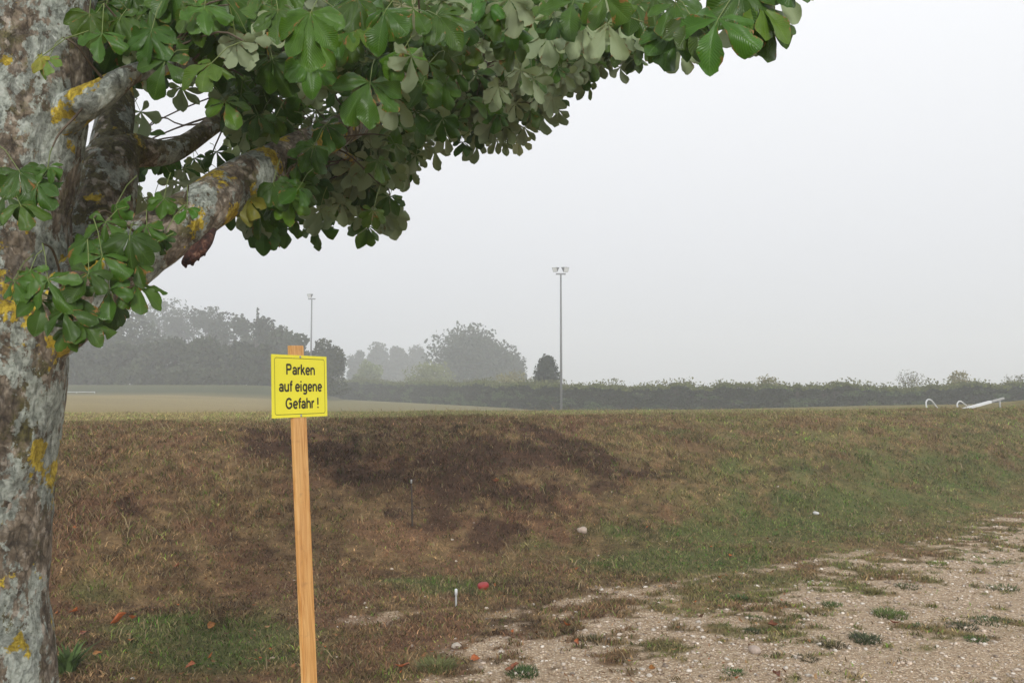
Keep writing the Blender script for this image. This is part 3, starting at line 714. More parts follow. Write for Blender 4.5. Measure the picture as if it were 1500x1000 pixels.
# ------------------------------------------------------------------ floodlight masts
def mast(px, ytop, D, lamps, label):
    x, y, _ = P(px, 570, D); gz = float(height(np.array([x]), np.array([y]), False)[0]); top = P(px, ytop, D)
    root = empty('floodlight_mast', (x, y, gz), label, 'floodlight', 'floodlight masts round the pitch')
    H = top[2]-gz
    parts = [tube([(0, 0, 0), (0, 0, H*.5), (0, 0, H)], [.095, .08, .06], 12)]
    V, Fq = merge(parts); mesh_any('pole', V, Fq, PALE, root)
    V, Fq = box(-.36, .36, -.05, .05, H-.05, H+.05); mesh_any('crossarm', V, Fq, PALE, root, False)
    for (ox, rz, s) in lamps:
        # wedge shaped floodlight: deep housing, open face tilted down
        hv = np.array([(-.5, -.55, .35), (.5, -.55, .35), (.38, .35, .42), (-.38, .35, .42), (-.42, -.25, -.38), (.42, -.25, -.38), (.25, .28, .1), (-.25, .28, .1)])*s
        c, s2 = math.cos(rz), math.sin(rz); hv = np.stack([hv[:, 0]*c-hv[:, 1]*s2+ox, hv[:, 0]*s2+hv[:, 1]*c, hv[:, 2]+H+.30], -1)
        o = mesh_any('floodlight', hv, np.array([[0, 1, 2, 3], [4, 7, 6, 5], [0, 4, 5, 1], [1, 5, 6, 2], [2, 6, 7, 3], [3, 7, 4, 0]]), LAMP, root, False)
        fv = hv[[0, 1, 5, 4]]; cc = fv.mean(0); nn = np.cross(fv[1]-fv[0], fv[3]-fv[0]); nn /= np.linalg.norm(nn)
        fv = cc+(fv-cc)*.86; out = cc-hv.mean(0); nn = nn if np.dot(nn, out) > 0 else -nn
        mesh_any('lamp_glass', np.vstack([fv+nn*.012]), np.array([[0, 1, 2, 3]]), WHITE, o, False)
mast(822, 400, 62, [(-.33, R(-38), .44), (.27, R(35), .48)], 'tall floodlight mast with two lamp heads in front of the hedge')
mast(455, 437, 86, [(-.12, R(-25), .5)], 'distant floodlight mast rising behind the yellow sign by the wood')

# ------------------------------------------------------------------ far trees, shrubs, hedge
def cloud_faces(P0, size, col):
    n = len(P0); a = rng.normal(0, 1, (n, 3)); a /= np.linalg.norm(a, axis=1)[:, None]; b = np.cross(a, rng.normal(0, 1, (n, 3))); b /= np.linalg.norm(b, axis=1)[:, None]
    s = (size*rng.uniform(.6, 1.4, n))[:, None]
    V = np.stack([P0+a*s, P0+b*s*.7, P0-a*s*.9, P0-b*s*.7], 1).reshape(-1, 3)
    Fq = np.arange(4*n).reshape(n, 4)
    return V, Fq, np.repeat(col, 4, 0)

def crown_pts(c, rx, ry, rz, nb, n, seed, low=.25, jag=.32):
    r_ = np.random.default_rng(seed); th = r_.uniform(0, 6.283, nb); ph_ = r_.uniform(-low*1.57, 1.5, nb)
    rr = r_.uniform(.45, .85, nb)
    cx = np.stack([np.cos(th)*np.cos(ph_)*rx*rr, np.sin(th)*np.cos(ph_)*ry*rr, np.sin(ph_)*rz*rr], -1)
    br = r_.uniform(.22, .22+jag, nb)*min(rx, rz)
    k = r_.integers(0, nb, n); d = r_.normal(0, 1, (n, 3)); d /= np.linalg.norm(d, axis=1)[:, None]
    rad_ = br[k]*(.55+.5*r_.random(n)**.5)*(1+.22*np.sin(d[:, 0]*9+k)*np.cos(d[:, 2]*8+k))
    p = cx[k]+d*rad_[:, None]
    tone = .72+.5*np.clip((d[:, 2]*0+r_.random(n)), 0, 1)*1.0
    tone = tone*(.85+.3*(k % 7)/6)
    return p+np.array(c), tone

def far_tree(name, px, ytop, ybase, D, wpx, label, cat, group=None, col=(.05, .065, .03), n=6000, leaf=.2, seed=1, trunk=True, nb=34, zfrac=.62, conifer=False):
    w = wpx*D/F; topz = P(px, ytop, D)[2]; x = (px-750)/F*D; y = D
    gz = float(height(np.array([x]), np.array([y]), False)[0]); H = topz-gz
    root = empty(name, (x, y, gz), label, cat, group)
    if conifer:
        r_ = np.random.default_rng(seed); t = r_.random(n)**.7; hh = (1-t)*H; k = r_.integers(0, 26, n); aa = k*2.4+r_.normal(0, .22, n)
        rr = (t**.5*w/2*(1-.2*(t > .9)))*(r_.random(n)**.5)*(.82+.28*np.sin(k*1.7+t*5)); p = np.stack([np.cos(aa)*rr, np.sin(aa)*rr, np.minimum(hh+rr*.45*(.6+.8*np.sin(k*2.9))+r_.normal(0, .05, n)*H*.5, H*(1.03-.12*(k % 3)/2))], -1); tone = r_.uniform(.7, 1.2, n)
        sp = r_.integers(0, n, n//6)
    else:
        rz = H*zfrac/1.0*.72
        p, tone = crown_pts((0, 0, H-rz*.98), w/2*1.02, w/2*.9, rz, nb, n, seed, low=.55)
        sc_ = H/p[:, 2].max() if p[:, 2].max() > 0 else 1; p[:, 2] *= sc_
        p[:, 2] = np.maximum(p[:, 2], .05*H+rng.random(n)*.1*H)
    c = np.array(col)[None]*tone[:, None]
    V, Fq, cc = cloud_faces(p, leaf, c)
    mesh_np('crown', V, Fq, FAR, root, cc)
    if trunk:
        parts = [tube([(0, 0, -.1), (0, 0, H*.3), (0, 0, H*.8)], [.045*H, .035*H, .01*H], 8)]
        for q in range(6):
            a = q*1.05; parts.append(tube([(0, 0, H*.22), (math.cos(a)*w*.15, math.sin(a)*w*.15, H*.42), (math.cos(a)*w*.33, math.sin(a)*w*.3, H*.62)], [.02*H, .014*H, .005*H], 6))
        V, Fq = merge(parts); mesh_any('trunk', V, Fq, FARBARK, root)
    return root

# the wood
WP = []; WC = []; WT = []
wood = [(60, 470, 96, 90), (105, 468, 97, 90), (150, 462, 104, 90), (195, 452, 112, 90), (232, 439, 150, 62), (268, 437, 152, 66), (300, 447, 140, 60), (328, 456, 130, 55), (355, 461, 122, 50), (388, 464, 112, 56), (412, 478, 104, 50), (432, 489, 97, 44), (-40, 455, 100, 110), (-150, 440, 100, 130),
        (120, 505, 90, 70), (165, 500, 91, 66), (210, 498, 92, 70), (255, 492, 94, 74), (300, 492, 93, 70), (345, 500, 92, 66), (385, 505, 91, 60), (420, 515, 90, 50), (60, 508, 90, 70), (448, 520, 90, 36)]
wood += [(x, 540, 88, 44) for x in range(60, 460, 24)]
for q, (px, yt, D, wp) in enumerate(wood):
    w = wp*D/F; topz = P(px, yt, D)[2]; x = (px-750)/F*D; gz = float(height(np.array([x]), np.array([D]), False)[0]); H = topz-gz
    n = int(2600+w*w*18) if yt < 530 else 900
    p, tone = crown_pts((0, 0, H*.52), w/2*1.05, w/2, H*.5, 26, n, 100+q, low=.95, jag=.3)
    p[:, 2] *= H/p[:, 2].max(); p[:, 2] = np.abs(p[:, 2])
    WP.append(p+np.array([x, D, gz])); WC.append(np.array([[.050, .062, .032]])*tone[:, None]*rng.uniform(.75, 1.3))
    WT.append(tube([(x, D, gz-.1), (x+.2, D, gz+H*.4), (x, D, gz+H*.8)], [.25, .2, .06], 6))
V, Fq, cc = cloud_faces(np.vstack(WP), .26, np.vstack(WC))
o = mesh_np('wood', V, Fq, FAR, None, cc); tag(o, 'dark foggy mass of trees beyond the left of the field', 'wood', None, 'stuff')
V, Fq = merge(WT); mesh_any('trunk', V, Fq, FARBARK, o)['kind'] = 'stuff'

far_tree('conifer_tree', 376, 449, 570, 113, 14, 'tiny spire of a conifer sticking out above the wood', 'tree', None, (.04, .05, .03), 900, .16, 5, True, conifer=True)
far_tree('broadleaf_tree', 474, 496, 577, 88, 62, 'rounded tree closing the right end of the wood behind the sign', 'tree', None, (.052, .062, .032), 9000, .17, 9, zfrac=1.15)
far_tree('broadleaf_tree', 492, 520, 577, 120, 40, 'low hazy tree showing right of the sign beside the wood', 'tree', None, (.055, .065, .035), 3000, .2, 10, zfrac=1.1)
far_tree('broadleaf_tree', 526, 513, 575, 215, 34, 'narrow faded tree at the left of the hazy clump', 'tree', 'hazy trees beyond the hedge', (.05, .06, .035), 5000, .42, 11, zfrac=1.1)
far_tree('broadleaf_tree', 552, 501, 575, 225, 52, 'tallest faded tree in the hazy clump left of the oak', 'tree', 'hazy trees beyond the hedge', (.05, .06, .035), 8000, .42, 12, zfrac=1.1)
far_tree('broadleaf_tree', 583, 507, 575, 230, 44, 'faded tree in the middle of the hazy clump', 'tree', 'hazy trees beyond the hedge', (.05, .06, .035), 7000, .42, 13, zfrac=1.1)
far_tree('broadleaf_tree', 612, 504, 575, 235, 44, 'faded tree touching the left side of the big oak', 'tree', 'hazy trees beyond the hedge', (.05, .06, .035), 7000, .42, 14, zfrac=1.1)
far_tree('oak_tree', 695, 470, 575, 150, 128, 'large broad oak in the fog behind the hedge', 'tree', None, (.048, .06, .032), 26000, .27, 15, nb=75, zfrac=1.05)
far_tree('oak_tree', 748, 512, 575, 148, 52, 'lower side tree leaning out right of the big oak', 'tree', None, (.048, .06, .032), 9000, .27, 26, zfrac=1.1)
far_tree('round_shrub', 538, 527, 575, 135, 48, 'pale green round shrub behind the left part of the hedge', 'shrub', 'pale shrubs behind the hedge', (.15, .18, .06), 5500, .2, 16, False, 22, 1.1)
far_tree('round_shrub', 628, 529, 575, 115, 66, 'yellow green dome shrub in front of the big oak', 'shrub', 'pale shrubs behind the hedge', (.19, .21, .07), 6500, .15, 17, False, 26, 1.1)
far_tree('round_shrub', 747, 541, 575, 90, 62, 'yellowish shrub between the big oak and the dark conifer', 'shrub', 'pale shrubs behind the hedge', (.24, .22, .08), 5000, .12, 18, False, 22, 1.1)
far_tree('conifer_tree', 801, 521, 575, 72, 60, 'dark bushy conifer just left of the tall floodlight mast', 'tree', None, (.035, .048, .028), 8000, .115, 19, True, conifer=True)
far_tree('loose_shrub', 1120, 548, 575, 61, 52, 'yellow tinted shrub rising above the middle right of the hedge', 'shrub', 'shrubs poking out of the hedge', (.22, .20, .08), 3600, .065, 21, False, 16, 1.0)
far_tree('loose_shrub', 1408, 543, 575, 58, 50, 'yellow green shrub above the hedge behind the white beam', 'shrub', 'shrubs poking out of the hedge', (.22, .20, .08), 3800, .065, 22, False, 16, 1.0)
far_tree('loose_shrub', 905, 553, 575, 63, 24, 'small green tuft of hedge right of the tall mast', 'shrub', 'shrubs poking out of the hedge', (.11, .14, .05), 700, .06, 23, False, 10, 1.0)
def wiry(px, yt, D, wpx, label, seed):
    r_ = np.random.default_rng(seed); x = (px-750)/F*D; gz = float(height(np.array([x]), np.array([D]), False)[0]); H = P(px, yt, D)[2]-gz; w = wpx*D/F
    root = empty('wiry_shrub', (x, D, gz), label, 'shrub', 'wiry shrubs above the hedge'); parts = []; lp = []
    for q in range(13):
        f = r_.uniform(-1, 1); e = np.array([f*w/2, r_.normal(0, .2), H*(1-.25*f*f*r_.random())]); m = e*np.array([.45, .5, .55])+np.array([0, 0, H*.08])
        parts.append(tube([(0, 0, 0), m, e], [.025, .016, .006], 5, 3))
        for t in np.linspace(.55, 1, 9):
            lp.append((m*(1-(t-.5)*2)+e*((t-.5)*2) if t > .5 else m)+r_.normal(0, .10, 3))
    V, Fq = merge(parts); mesh_any('stems', V, Fq, FARBARK, root)
    lp = np.array(lp); lp = np.vstack([lp+r_.normal(0, .06, lp.shape) for _ in range(3)]); V, Fq, cc = cloud_faces(lp, .05, np.tile(np.array([[.12, .12, .06]]), (len(lp), 1))*r_.uniform(.7, 1.3, (len(lp), 1)))
    mesh_np('foliage', V, Fq, FAR, root, cc)
wiry(1334, 545, 58, 44, 'thin wiry shrub above the hedge between the white hoops and mast', 4)
wiry(1490, 551, 56, 40, 'wiry shrub above the hedge at the right edge', 5)

HP = [(478, 110, 558), (500, 109, 559), (600, 96, 560), (700, 80, 561), (820, 64, 563), (960, 60.5, 565), (1100, 58, 566), (1300, 56, 567), (1500, 55, 567), (1800, 54, 566), (2200, 54, 560)]
def hedge():
    hp = np.array([((p-750)/F*D, D, P(p, yt, D)[2]) for (p, D, yt) in HP]); seg = np.linalg.norm(np.diff(hp[:, :2], axis=0), axis=1); cum = np.concatenate([[0], np.cumsum(seg)])
    def at(s): return np.stack([np.interp(s, cum, hp[:, k]) for k in range(3)], -1)
    root = empty('hedge', (*hp[4][:2], float(height(hp[4:5, 0], hp[4:5, 1], False)[0])), 'long clipped dark hedge running along the far side of the field', 'hedge')
    N = 170000; L = cum[-1]; s = L*rng.random(N); q = at(s); gz = height(q[:, 0], q[:, 1], False)
    topn = (vn(s*.55, s*0, 5)-.4)*.35+(vn(s*2.2, s*0, 6)-.5)*.28+(vn(s*6, s*0, 7)-.5)*.14
    d = np.gradient(at(np.linspace(0, L, 400))[:, :2], axis=0); dd = np.stack([np.interp(s, np.linspace(0, L, 400), d[:, k]) for k in range(2)], -1); dd /= np.linalg.norm(dd, axis=1)[:, None]
    nr = np.stack([dd[:, 1], -dd[:, 0]], -1)       # toward the camera side
    kind = rng.random(N); Ht = q[:, 2]-gz+topn
    h = np.where(kind < .62, rng.random(N)*Ht, Ht-rng.random(N)**2*.12)
    off = np.where(kind < .62, .55+(fbm(s*1.5, h*2.0, 8, 3)-.5)*.55+rng.normal(0, .04, N), rng.uniform(-.6, .6, N))
    ub = (kind > .70) & (kind < .93); h = np.where(ub, Ht-rng.random(N)*.5, h); off = np.where(ub, rng.uniform(-.62, .62, N), off)
    off = np.where(kind > .93, -.6, off); h = np.where(kind > .93, rng.random(N)*Ht, h)
    pts_ = np.stack([q[:, 0]+nr[:, 0]*off, q[:, 1]+nr[:, 1]*off, gz+h], -1)
    new = h > Ht-.22
    c = np.where(new[:, None], np.array([[.135, .155, .05]]), np.array([[.052, .060, .036]]))*rng.uniform(.6, 1.4, (N, 1))
    pa = (fbm(s*.8, h*3, 14, 3) > .62) & (h < Ht-.2); c[pa] = c[pa]*np.array([1.7, 2.0, 1.5])
    M = 9000; s2 = L*rng.random(M); q2 = at(s2); sh_ = rng.random(M)**2*.40*(.3+1.2*vn(s2*1.1, s2*0, 77)); z2 = q2[:, 2]+(vn(s2*.55, s2*0, 5)-.4)*.35+(vn(s2*2.2, s2*0, 6)-.5)*.28-.05
    e = np.stack([q2[:, 0]+rng.normal(0, .25, M), q2[:, 1]+rng.normal(0, .25, M), z2+sh_], -1)
    pts_ = np.vstack([pts_, e]); c = np.vstack([c, np.array([[.12, .125, .045]])*rng.uniform(.6, 1.5, (M, 1))])
    V, Fq, cc = cloud_faces(pts_, .075, c)
    o = mesh_np('foliage', V, Fq, FAR, None, cc); setloc_child(o, root)
    ss = np.linspace(0, L, 160); q = at(ss); gz = height(q[:, 0], q[:, 1], False); dd = np.gradient(q[:, :2], axis=0); dd /= np.linalg.norm(dd, axis=1)[:, None]; nr = np.stack([dd[:, 1], -dd[:, 0]], -1)
    V = []
    for sgn, top_ in ((1, 0), (1, 1), (-1, 1), (-1, 0)):
        V.append(np.stack([q[:, 0]+nr[:, 0]*.42*sgn, q[:, 1]+nr[:, 1]*.42*sgn, gz-.1 if not top_ else q[:, 2]-.22], -1))
    V = np.stack(V, 1).reshape(-1, 3); i = np.arange(159)[:, None]*4; Fq = np.vstack([np.stack([i[:, 0]+a, i[:, 0]+b, i[:, 0]+4+b, i[:, 0]+4+a], -1) for a, b in ((0, 1), (1, 2), (2, 3))])
    o = mesh_np('dark_core', V, Fq, FARBARK, None); setloc_child(o, root)  # solid dark box filling the hedge behind its leaves
hedge()

# pitch edge barrier far left, low scrub line behind the field
x0 = P(60, 572, 74); x1 = P(140, 572, 74)
gzr = float(height(np.array([x0[0]]), np.array([74.]), False)[0])
root = empty('pitch_barrier', (x0[0], 74, gzr), 'low thin white pitch barrier at the far left edge of the field', 'barrier')
V, Fq = tube([(0, 0, .24), (x1[0]-x0[0], 0, .24)], [.022, .022], 8); mesh_any('rail', V, Fq, WHITE, root)
for q in range(4):
    xx = (x1[0]-x0[0])*q/3; V, Fq = tube([(xx, 0, 0), (xx, 0, .24)], [.018, .018], 8); mesh_any('post', V, Fq, WHITE, root)

# ------------------------------------------------------------------ hoops and beams on the crest
def local(pts, base): return [np.array(p)-base for p in pts]
def hoop(pts, D, label):
    W = [P(x, y, D+dz) for (x, y, dz) in pts]; b = W[0].copy(); b[2] = hgt(b[0], b[1])
    W[0][2] = b[2]-.05; W[-1][2] = hgt(W[-1][0], W[-1][1])-.05
    root = empty('tube_hoop', b, label, 'hoop', 'white tube hoops on the crest of the bank')
    V, Fq = tube(local(W, b), [.016]*len(W), 10, 8); mesh_any('bent_tube', V, Fq, WHITE, root)
    for w in (W[0], W[-1]):
        V, Fq = tube(local([w+np.array([0, 0, .03]), w+np.array([0, 0, .075])], b), [.021, .021], 10); mesh_any('collar', V, Fq, BEAMG, root)
hoop([(1358.5, 598, 0), (1356.5, 591, 0), (1358, 586, 0), (1361.5, 585, 0), (1366, 588, .1), (1376, 599, .3)], 18.6, 'left white bent tube hoop on the crest of the bank')
hoop([(1403, 598, 0), (1402, 592, 0), (1404.5, 588, 0), (1408, 588, 0), (1412, 591, .1), (1419, 599, .3)], 20.5, 'right white bent tube hoop beside the sloping white beam')
def beam(a, b, D, r, label, split):
    p0 = P(*a, D); p1 = P(*b, D+.3); root = empty('sloping_beam', p0, label, 'beam', 'white beams lying on the crest')
    d = p1-p0; L = np.linalg.norm(d); X = Vector(d/L); Y = Vector((0, 0, 1)).cross(X).normalized(); Z = X.cross(Y)
    M = Matrix((X, Y, Z)).transposed()
    def bar(x0, x1, w, nm, mat):
        V, Fq = box(x0, x1, -w, w, -w*.8, w*.8); V = np.array([tuple(M @ Vector(v)) for v in V]); mesh_any(nm, V, Fq, mat, root, False)
    bar(-.25, L*split, r, 'painted_beam', WHITE); bar(L*split, L, r*.72, 'bare_end', BEAMG)
    gz = hgt(p1[0], p1[1])-p1[2]
    V, Fq = tube([d+np.array([0, .0, 0])-d*.12, d*.9+np.array([0, 0, gz-.1])], [.02, .02], 8); mesh_any('prop', V, Fq, BEAMG, root)
beam((1419, 597), (1470, 583), 19.0, .034, 'white beam with a bare grey end sloping up from the crest', .62)
beam((1474, 592), (1512, 584), 22.0, .026, 'thin pale beam at the right edge of the photo on the crest', .3)

# ------------------------------------------------------------------ small things on the ground
def leaf_mesh(name, size, col, seed):
    r_ = np.random.default_rng(seed); T, S = 12, 7; t = np.linspace(0, 1, T+1)[:, None]; s = np.linspace(-1, 1, S)[None]
    x = np.sin(np.pi*t**1.3)**.8*s*.30*size*(1+.16*r_.normal(0, 1, (T+1, S))*(np.abs(s) > .9))+.12*size*np.sin(t*4+seed); y = (t-.5)*size+0*s; z = r_.uniform(.2, 1.1)*np.abs(s)**1.6*.3*size*np.sin(np.pi*t)+.5*size*(t-.5)**2+.05*size*np.sin(t*7+seed)+.003+.02*size
    V = np.stack([x, y, z], -1).reshape(-1, 3); i = np.arange(T)[:, None]*S; j = np.arange(S-1)[None]
    Fq = np.stack([i+j, i+j+1, i+S+j+1, i+S+j], -1).reshape(-1, 4)
    k = NT('dry_leaf'); c = k.ramp(k.noise(70, 4, .6, k.obj()), [(.3, tuple(v*.45 for v in col)), (.6, col)]); k.set(c, .6)
    return mesh_np(name, V, Fq, k.m, None, None, None, None, True)
OR = (.38, .10, .022); BR = (.24, .075, .03); YL = (.40, .17, .04)
for q, (px, py, sz, c_, lab) in enumerate([
    (176, 913, .12, OR, 'curled bright orange leaf on green grass right of the trunk'), (193, 910, .10, OR, 'pale orange leaf touching the curled one right of the trunk'),
    (109, 900, .09, OR, 'orange leaf in the grass nearest the trunk'), (118, 933, .07, BR, 'small red brown leaf below the two orange ones by the trunk'), (143, 963, .06, YL, 'small tan leaf low in the grass near the trunk'),
    (310, 923, .08, YL, 'yellow orange leaf halfway between trunk and post'), (278, 981, .08, OR, 'orange leaf at the bottom edge left of the post'), (261, 832, .06, BR, 'brown leaf on the bank foot left of the post'),
    (590, 982, .09, OR, 'orange leaf on thin turf at the bottom right of the post'), (698, 969, .07, OR, 'upright orange leaf at the gravel margin'), (829, 921, .09, OR, 'orange leaf on the gravel below the bank'),
    (846, 946, .06, OR, 'small vivid orange leaf on open gravel'), (954, 985, .055, YL, 'yellow orange leaf on gravel near the bottom edge'), (752, 985, .09, BR, 'red brown leaf beside a green tuft at the bottom'),
    (1310, 917, .07, BR, 'rusty leaf beside the largest green tuft on the gravel'), (727, 709, .13, BR, 'red brown leaf high on the dark part of the bank'), (1133, 920, .08, BR, 'faint rusty leaf on gravel in the right half'), (1137, 995, .08, BR, 'rusty leaf at the bottom edge in the right half')]):
    g_ = ground_at(px, py); o = leaf_mesh('fallen_leaf', sz, c_, q); o.location = Vector(g_)+Vector((0, 0, .02)); o.rotation_euler = (rng.normal(-.3, .25), rng.normal(0, .35), rng.uniform(0, 6.28))
    tag(o, lab, 'leaf', 'fallen orange leaves on the ground')
n_ = 1500; D_ = rng.uniform(3.3, 10, n_); X_ = rng.uniform(-.6, .35, n_)*D_; Z_ = height(X_, D_); a_ = rng.uniform(0, 6.28, n_); r_ = rng.uniform(.006, .022, n_)
e1 = np.stack([np.cos(a_), np.sin(a_), rng.normal(0, .35, n_)], -1)*r_[:, None]; e2 = np.stack([-np.sin(a_), np.cos(a_), rng.normal(0, .5, n_)], -1)*(r_*rng.uniform(.25, .7, n_))[:, None]
c0 = np.stack([X_, D_, Z_+.022], -1); up_ = np.array([0, 0, 1.])*(r_*.35)[:, None]
V = np.stack([c0-e1+up_, c0-e1*.2-e2, c0+e1+up_, c0+e1*.1+e2], 1).reshape(-1, 3)
lc_ = np.array([[.20, .10, .045], [.12, .065, .035], [.28, .17, .08], [.34, .10, .03]])[rng.choice(4, n_, p=[.4, .3, .25, .05])]
o = mesh_np('leaf_litter', V, np.arange(4*n_).reshape(n_, 4), STONE, None, np.repeat(lc_, 4, 0)); tag(o, 'small dry bits of leaves in the grass under the tree', None, None, 'stuff')
# red cap
g_ = ground_at(708, 863); kr = flat('red_plastic', (.26, .015, .012), .55)
V, Fq = tube([(0, 0, -.02), (0, 0, .018), (0, 0, .026), (0, 0, .03)], [.046, .046, .042, .02], 24)
o = mesh_any('red_cap', V, Fq, kr); o.location = Vector(g_)+Vector((0, 0, .02)); o.rotation_euler = (R(12), R(-6), 0); tag(o, 'round dark red cap lying in the grass at the bank foot', 'cap')
# two pale upright streaks, built as thin sticks with tips
g_ = ground_at(668, 888); root = empty('upright_streak_short', g_, 'short upright streak with a white top in the grass beside the red cap', 'short_streak')
V, Fq = tube([(0, 0, -.05), (0, 0, .09)], [.008, .007], 10); mesh_any('short_streak_stem', V, Fq, BEAMG, root)
V, Fq = tube([(0, 0, .085), (0, 0, .125), (0, 0, .13)], [.011, .011, .007], 12); mesh_any('short_streak_tip', V, Fq, WHITE, root)
g_ = ground_at(604, 770); root = empty('upright_streak_tall', g_, 'thin grey upright streak on the dark patch of the bank', 'tall_streak')
V, Fq = tube([(0, 0, -.05), (-.005, 0, .2), (-.012, 0, .42)], [.007, .0065, .005], 8); mesh_any('tall_streak_stem', V, Fq, FARBARK, root)
V, Fq = tube([(-.012, 0, .41), (-.0125, 0, .445)], [.009, .008], 8); mesh_any('tall_streak_tip', V, Fq, BEAMG, root)
def stone(px, py, r, lab, col):
    g_ = ground_at(px, py); bpy_me = bpy.data.meshes.new('stone')
    import bmesh
    bm = bmesh.new(); bmesh.ops.create_icosphere(bm, subdivisions=3, radius=r)
    sd = px*.01
    for v in bm.verts:
        n_ = float(fbm(np.array([v.co.x/r*1.3+sd]), np.array([v.co.y/r*1.3+v.co.z/r]), 3, 3)[0]); v.co *= .75+.55*n_; v.co.z *= .62
    bm.to_mesh(bpy_me); bm.free(); bpy_me.polygons.foreach_set('use_smooth', [True]*len(bpy_me.polygons))
    k = NT('field_stone'); k.set(k.ramp(k.noise(40, 5, .7, k.obj()), [(.3, tuple(v*.6 for v in col)), (.7, col)]), .9); bpy_me.materials.append(k.m)
    o = bpy.data.objects.new('stone', bpy_me); C.objects.link(o); o.location = Vector(g_)+Vector((0, 0, r*.35)); tag(o, lab, 'stone', 'loose stones')
stone(853, 779, .055, 'pale pinkish stone on the green lower part of the bank', (.46, .36, .29)); stone(668, 948, .03, 'pale stone in thin grass at the gravel margin', (.48, .42, .35)); stone(1195, 753, .035, 'small whitish stone on the bank in the right half', (.6, .6, .58))
stone(1105, 955, .04, 'flat pinkish stone on the open gravel', (.45, .36, .30))

# weeds at the foot of the trunk and green tufts on the gravel
def tuft(px, py, n, h, col, name, lab, cat, grp, wid=.006, lean=.8, spread=.05):
    g_ = ground_at(px, py); V = []; Fq = []; cc = []
    for q in range(n):
        a = rng.uniform(0, 6.28); r0 = spread*rng.random()**.6; b = np.array([math.cos(a)*r0, math.sin(a)*r0, 0])
        b[2] = hgt(g_[0]+b[0], g_[1]+b[1])-g_[2]-.004
        la = a+rng.normal(0, .6); hh = h*rng.uniform(.5, 1.1); ln = lean*hh*rng.uniform(.3, 1); w = wid*rng.uniform(.7, 1.3)
        sd = np.array([-math.sin(la), math.cos(la), 0])*w; k0 = len(V)
        for t in (0, .4, .75, 1):
            c0 = b+np.array([math.cos(la)*ln*t**1.5, math.sin(la)*ln*t**1.5, hh*(t-.35*t*t)]); ww = sd*(1-t**2)+sd*.02
            V += [c0-ww, c0+ww]
        for e in range(3): Fq.append([k0+2*e, k0+2*e+1, k0+2*e+3, k0+2*e+2])
        cc += [np.array(col)*rng.uniform(.6, 1.5)]*8
    o = mesh_np(name, np.array(V), np.array(Fq), GRASS, None, np.array(cc)); o.location = Vector(g_); tag(o, lab, cat, grp)
GT = 'green tufts on the gravel'
for (px, py, n, h, w, c_, lab) in [
    (1305, 902, 170, .06, .12, (.10, .14, .035), 'largest bright green tuft on the gravel beside a rusty leaf'), (1268, 938, 170, .055, .10, (.07, .085, .04), 'spiky grey green tuft on open gravel'), (1218, 945, 120, .04, .09, (.10, .09, .045), 'brownish tuft left of the spiky grey green one'),
    (1430, 938, 90, .035, .07, (.07, .12, .03), 'small vivid green tuft near the right bottom corner'), (1450, 910, 150, .035, .13, (.08, .11, .045), 'flat wide green tuft at the right side of the gravel'), (1278, 868, 110, .06, .07, (.16, .14, .05), 'tall straw tipped tuft at the upper gravel edge'),
    (1372, 826, 90, .04, .09, (.13, .17, .03), 'yellow green tuft on the upper right gravel'), (1083, 878, 80, .06, .06, (.06, .11, .03), 'dark green tuft at the edge of grass and gravel'), (1218, 886, 90, .04, .07, (.08, .12, .035), 'green tuft midway along the gravel edge'),
    (1408, 918, 110, .04, .10, (.07, .075, .04), 'dull dark tuft between two greener ones at right'), (1105, 925, 90, .035, .07, (.07, .085, .035), 'dull green tuft on gravel in front of the edge'), (1105, 906, 60, .03, .06, (.09, .12, .04), 'small low tuft just below the gravel edge'),
    (765, 987, 130, .05, .09, (.06, .10, .03), 'dark green tuft beside a red brown leaf at the bottom'), (640, 980, 200, .09, .10, (.15, .16, .06), 'long pale green grass clump right of the post'), (1345, 918, 70, .03, .07, (.08, .11, .04), 'low green tuft right of the largest one'),
    (1330, 860, 90, .04, .10, (.09, .10, .04), 'olive tuft on the upper gravel'), (1470, 862, 120, .04, .12, (.08, .11, .04), 'green tuft near the right edge of the photo'), (1180, 965, 70, .03, .07, (.10, .09, .05), 'thin brown tuft on the lower gravel'), (870, 935, 70, .03, .06, (.08, .10, .04), 'low tuft beside two orange leaves on gravel'), (1075, 985, 70, .03, .06, (.06, .12, .03), 'bright small tuft at the bottom centre right')]:
    tuft(px, py, int(n*1.5), h, c_, 'grass_tuft', lab, 'grass tuft', GT, .0035, 1.1, w)
tuft(95, 985, 70, .22, (.075, .12, .035), 'weed', 'leafy green weed growing at the foot of the trunk', 'weed', None, .013, .7, .05)

# ------------------------------------------------------------------ haze, world, light, camera
hz = NT('haze_air'); hz.t.nodes.remove(hz.b)
pv = hz.n('ShaderNodeVolumePrincipled'); pv.inputs['Color'].default_value = (.955, .975, 1.0, 1); pv.inputs['Density'].default_value = .0037; pv.inputs['Anisotropy'].default_value = .2
hz.l(pv.outputs[0], hz.out.inputs['Volume'])
V, Fq = box(-440, 440, -75, 470, -3.0, 30); o = mesh_any('haze', V, Fq, hz.m, None, False); tag(o, 'pale fog over the field', None, None, 'stuff')

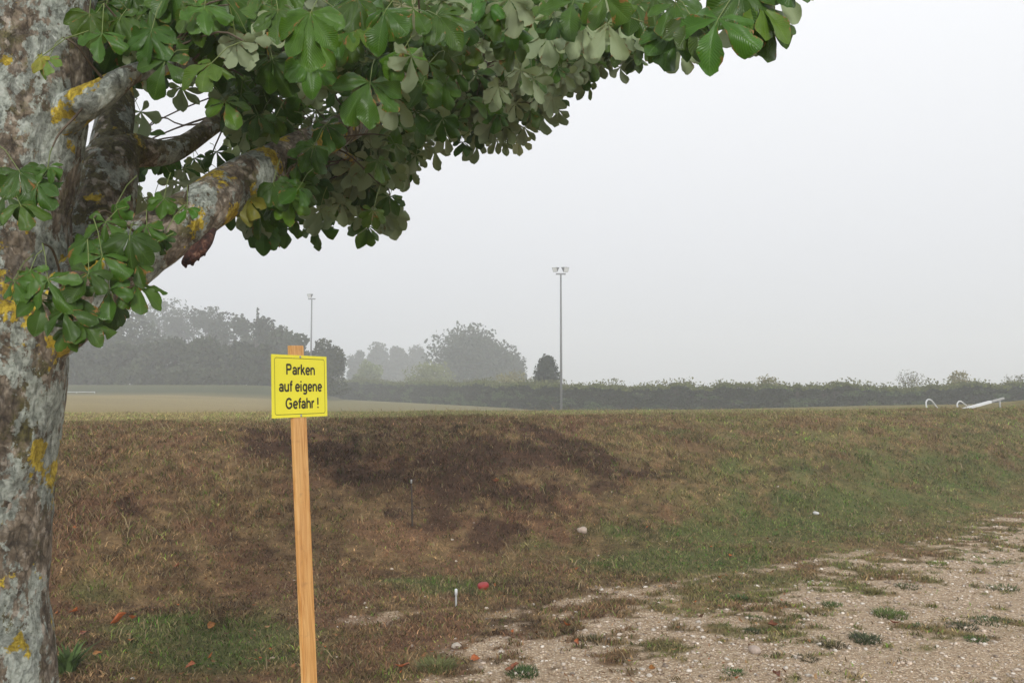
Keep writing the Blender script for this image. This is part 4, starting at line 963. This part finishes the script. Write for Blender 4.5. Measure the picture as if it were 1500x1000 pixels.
SUN_EL = 15; SUN_DIR = Vector((.12, -1, 0)).normalized()     # the light comes from behind the camera
w = bpy.data.worlds.new('World'); bpy.context.scene.world = w; w.use_nodes = True; nt = w.node_tree
bg = nt.nodes['Background']; bg.inputs['Strength'].default_value = .1
sky = nt.nodes.new('ShaderNodeTexSky'); sky.sky_type = 'NISHITA'; sky.sun_disc = False; sky.sun_elevation = R(SUN_EL); sky.sun_rotation = math.atan2(SUN_DIR.x, SUN_DIR.y); sky.dust_density = 8; sky.air_density = 1
hs = nt.nodes.new('ShaderNodeHueSaturation'); hs.inputs['Saturation'].default_value = .15; nt.links.new(sky.outputs[0], hs.inputs['Color'])
tc_ = nt.nodes.new('ShaderNodeTexCoord'); sx_ = nt.nodes.new('ShaderNodeSeparateXYZ'); nt.links.new(tc_.outputs['Generated'], sx_.inputs[0])
rp = nt.nodes.new('ShaderNodeValToRGB'); nt.links.new(sx_.outputs['Z'], rp.inputs['Fac'])
e = rp.color_ramp.elements; e[0].position = 0; e[0].color = (.64, .66, .70, 1); e[1].position = .55; e[1].color = (.97, .98, 1.0, 1); x = e.new(.2); x.color = (.765, .78, .815, 1)
sc = nt.nodes.new('ShaderNodeVectorMath'); sc.operation = 'SCALE'; sc.inputs['Scale'].default_value = 10.0; nt.links.new(rp.outputs[0], sc.inputs[0])
mx = nt.nodes.new('ShaderNodeMix'); mx.data_type = 'RGBA'; mx.inputs[0].default_value = .94; nt.links.new(hs.outputs[0], mx.inputs[6]); nt.links.new(sc.outputs[0], mx.inputs[7]); nt.links.new(mx.outputs[2], bg.inputs['Color'])
sl = bpy.data.lights.new('flash_sun', 'SUN'); sl.energy = 2.4; sl.angle = R(7); sl.color = (1, .98, .94)  # soft low lamp added in place of the camera flash
so = bpy.data.objects.new('flash_sun', sl); C.objects.link(so)
dv = -(SUN_DIR*math.cos(R(SUN_EL))+Vector((0, 0, math.sin(R(SUN_EL))))); so.rotation_euler = dv.to_track_quat('-Z', 'Y').to_euler(); so.location = (0, -5, 20)
cam = bpy.data.cameras.new('camera'); cam.sensor_width = 36; cam.lens = F/1500*36; cam.clip_end = 2000; cam.clip_start = .05
co = bpy.data.objects.new('camera', cam); C.objects.link(co); co.location = (0, 0, EYE); co.rotation_euler = (R(90)+PITCH, 0, 0)
S = bpy.context.scene; S.camera = co
S.view_settings.view_transform = 'Standard'; S.view_settings.look = 'None'; S.view_settings.exposure = .29; S.view_settings.gamma = 1
S.cycles.use_denoising = True; S.cycles.volume_bounces = 2; S.cycles.max_bounces = 6; S.cycles.transparent_max_bounces = 8
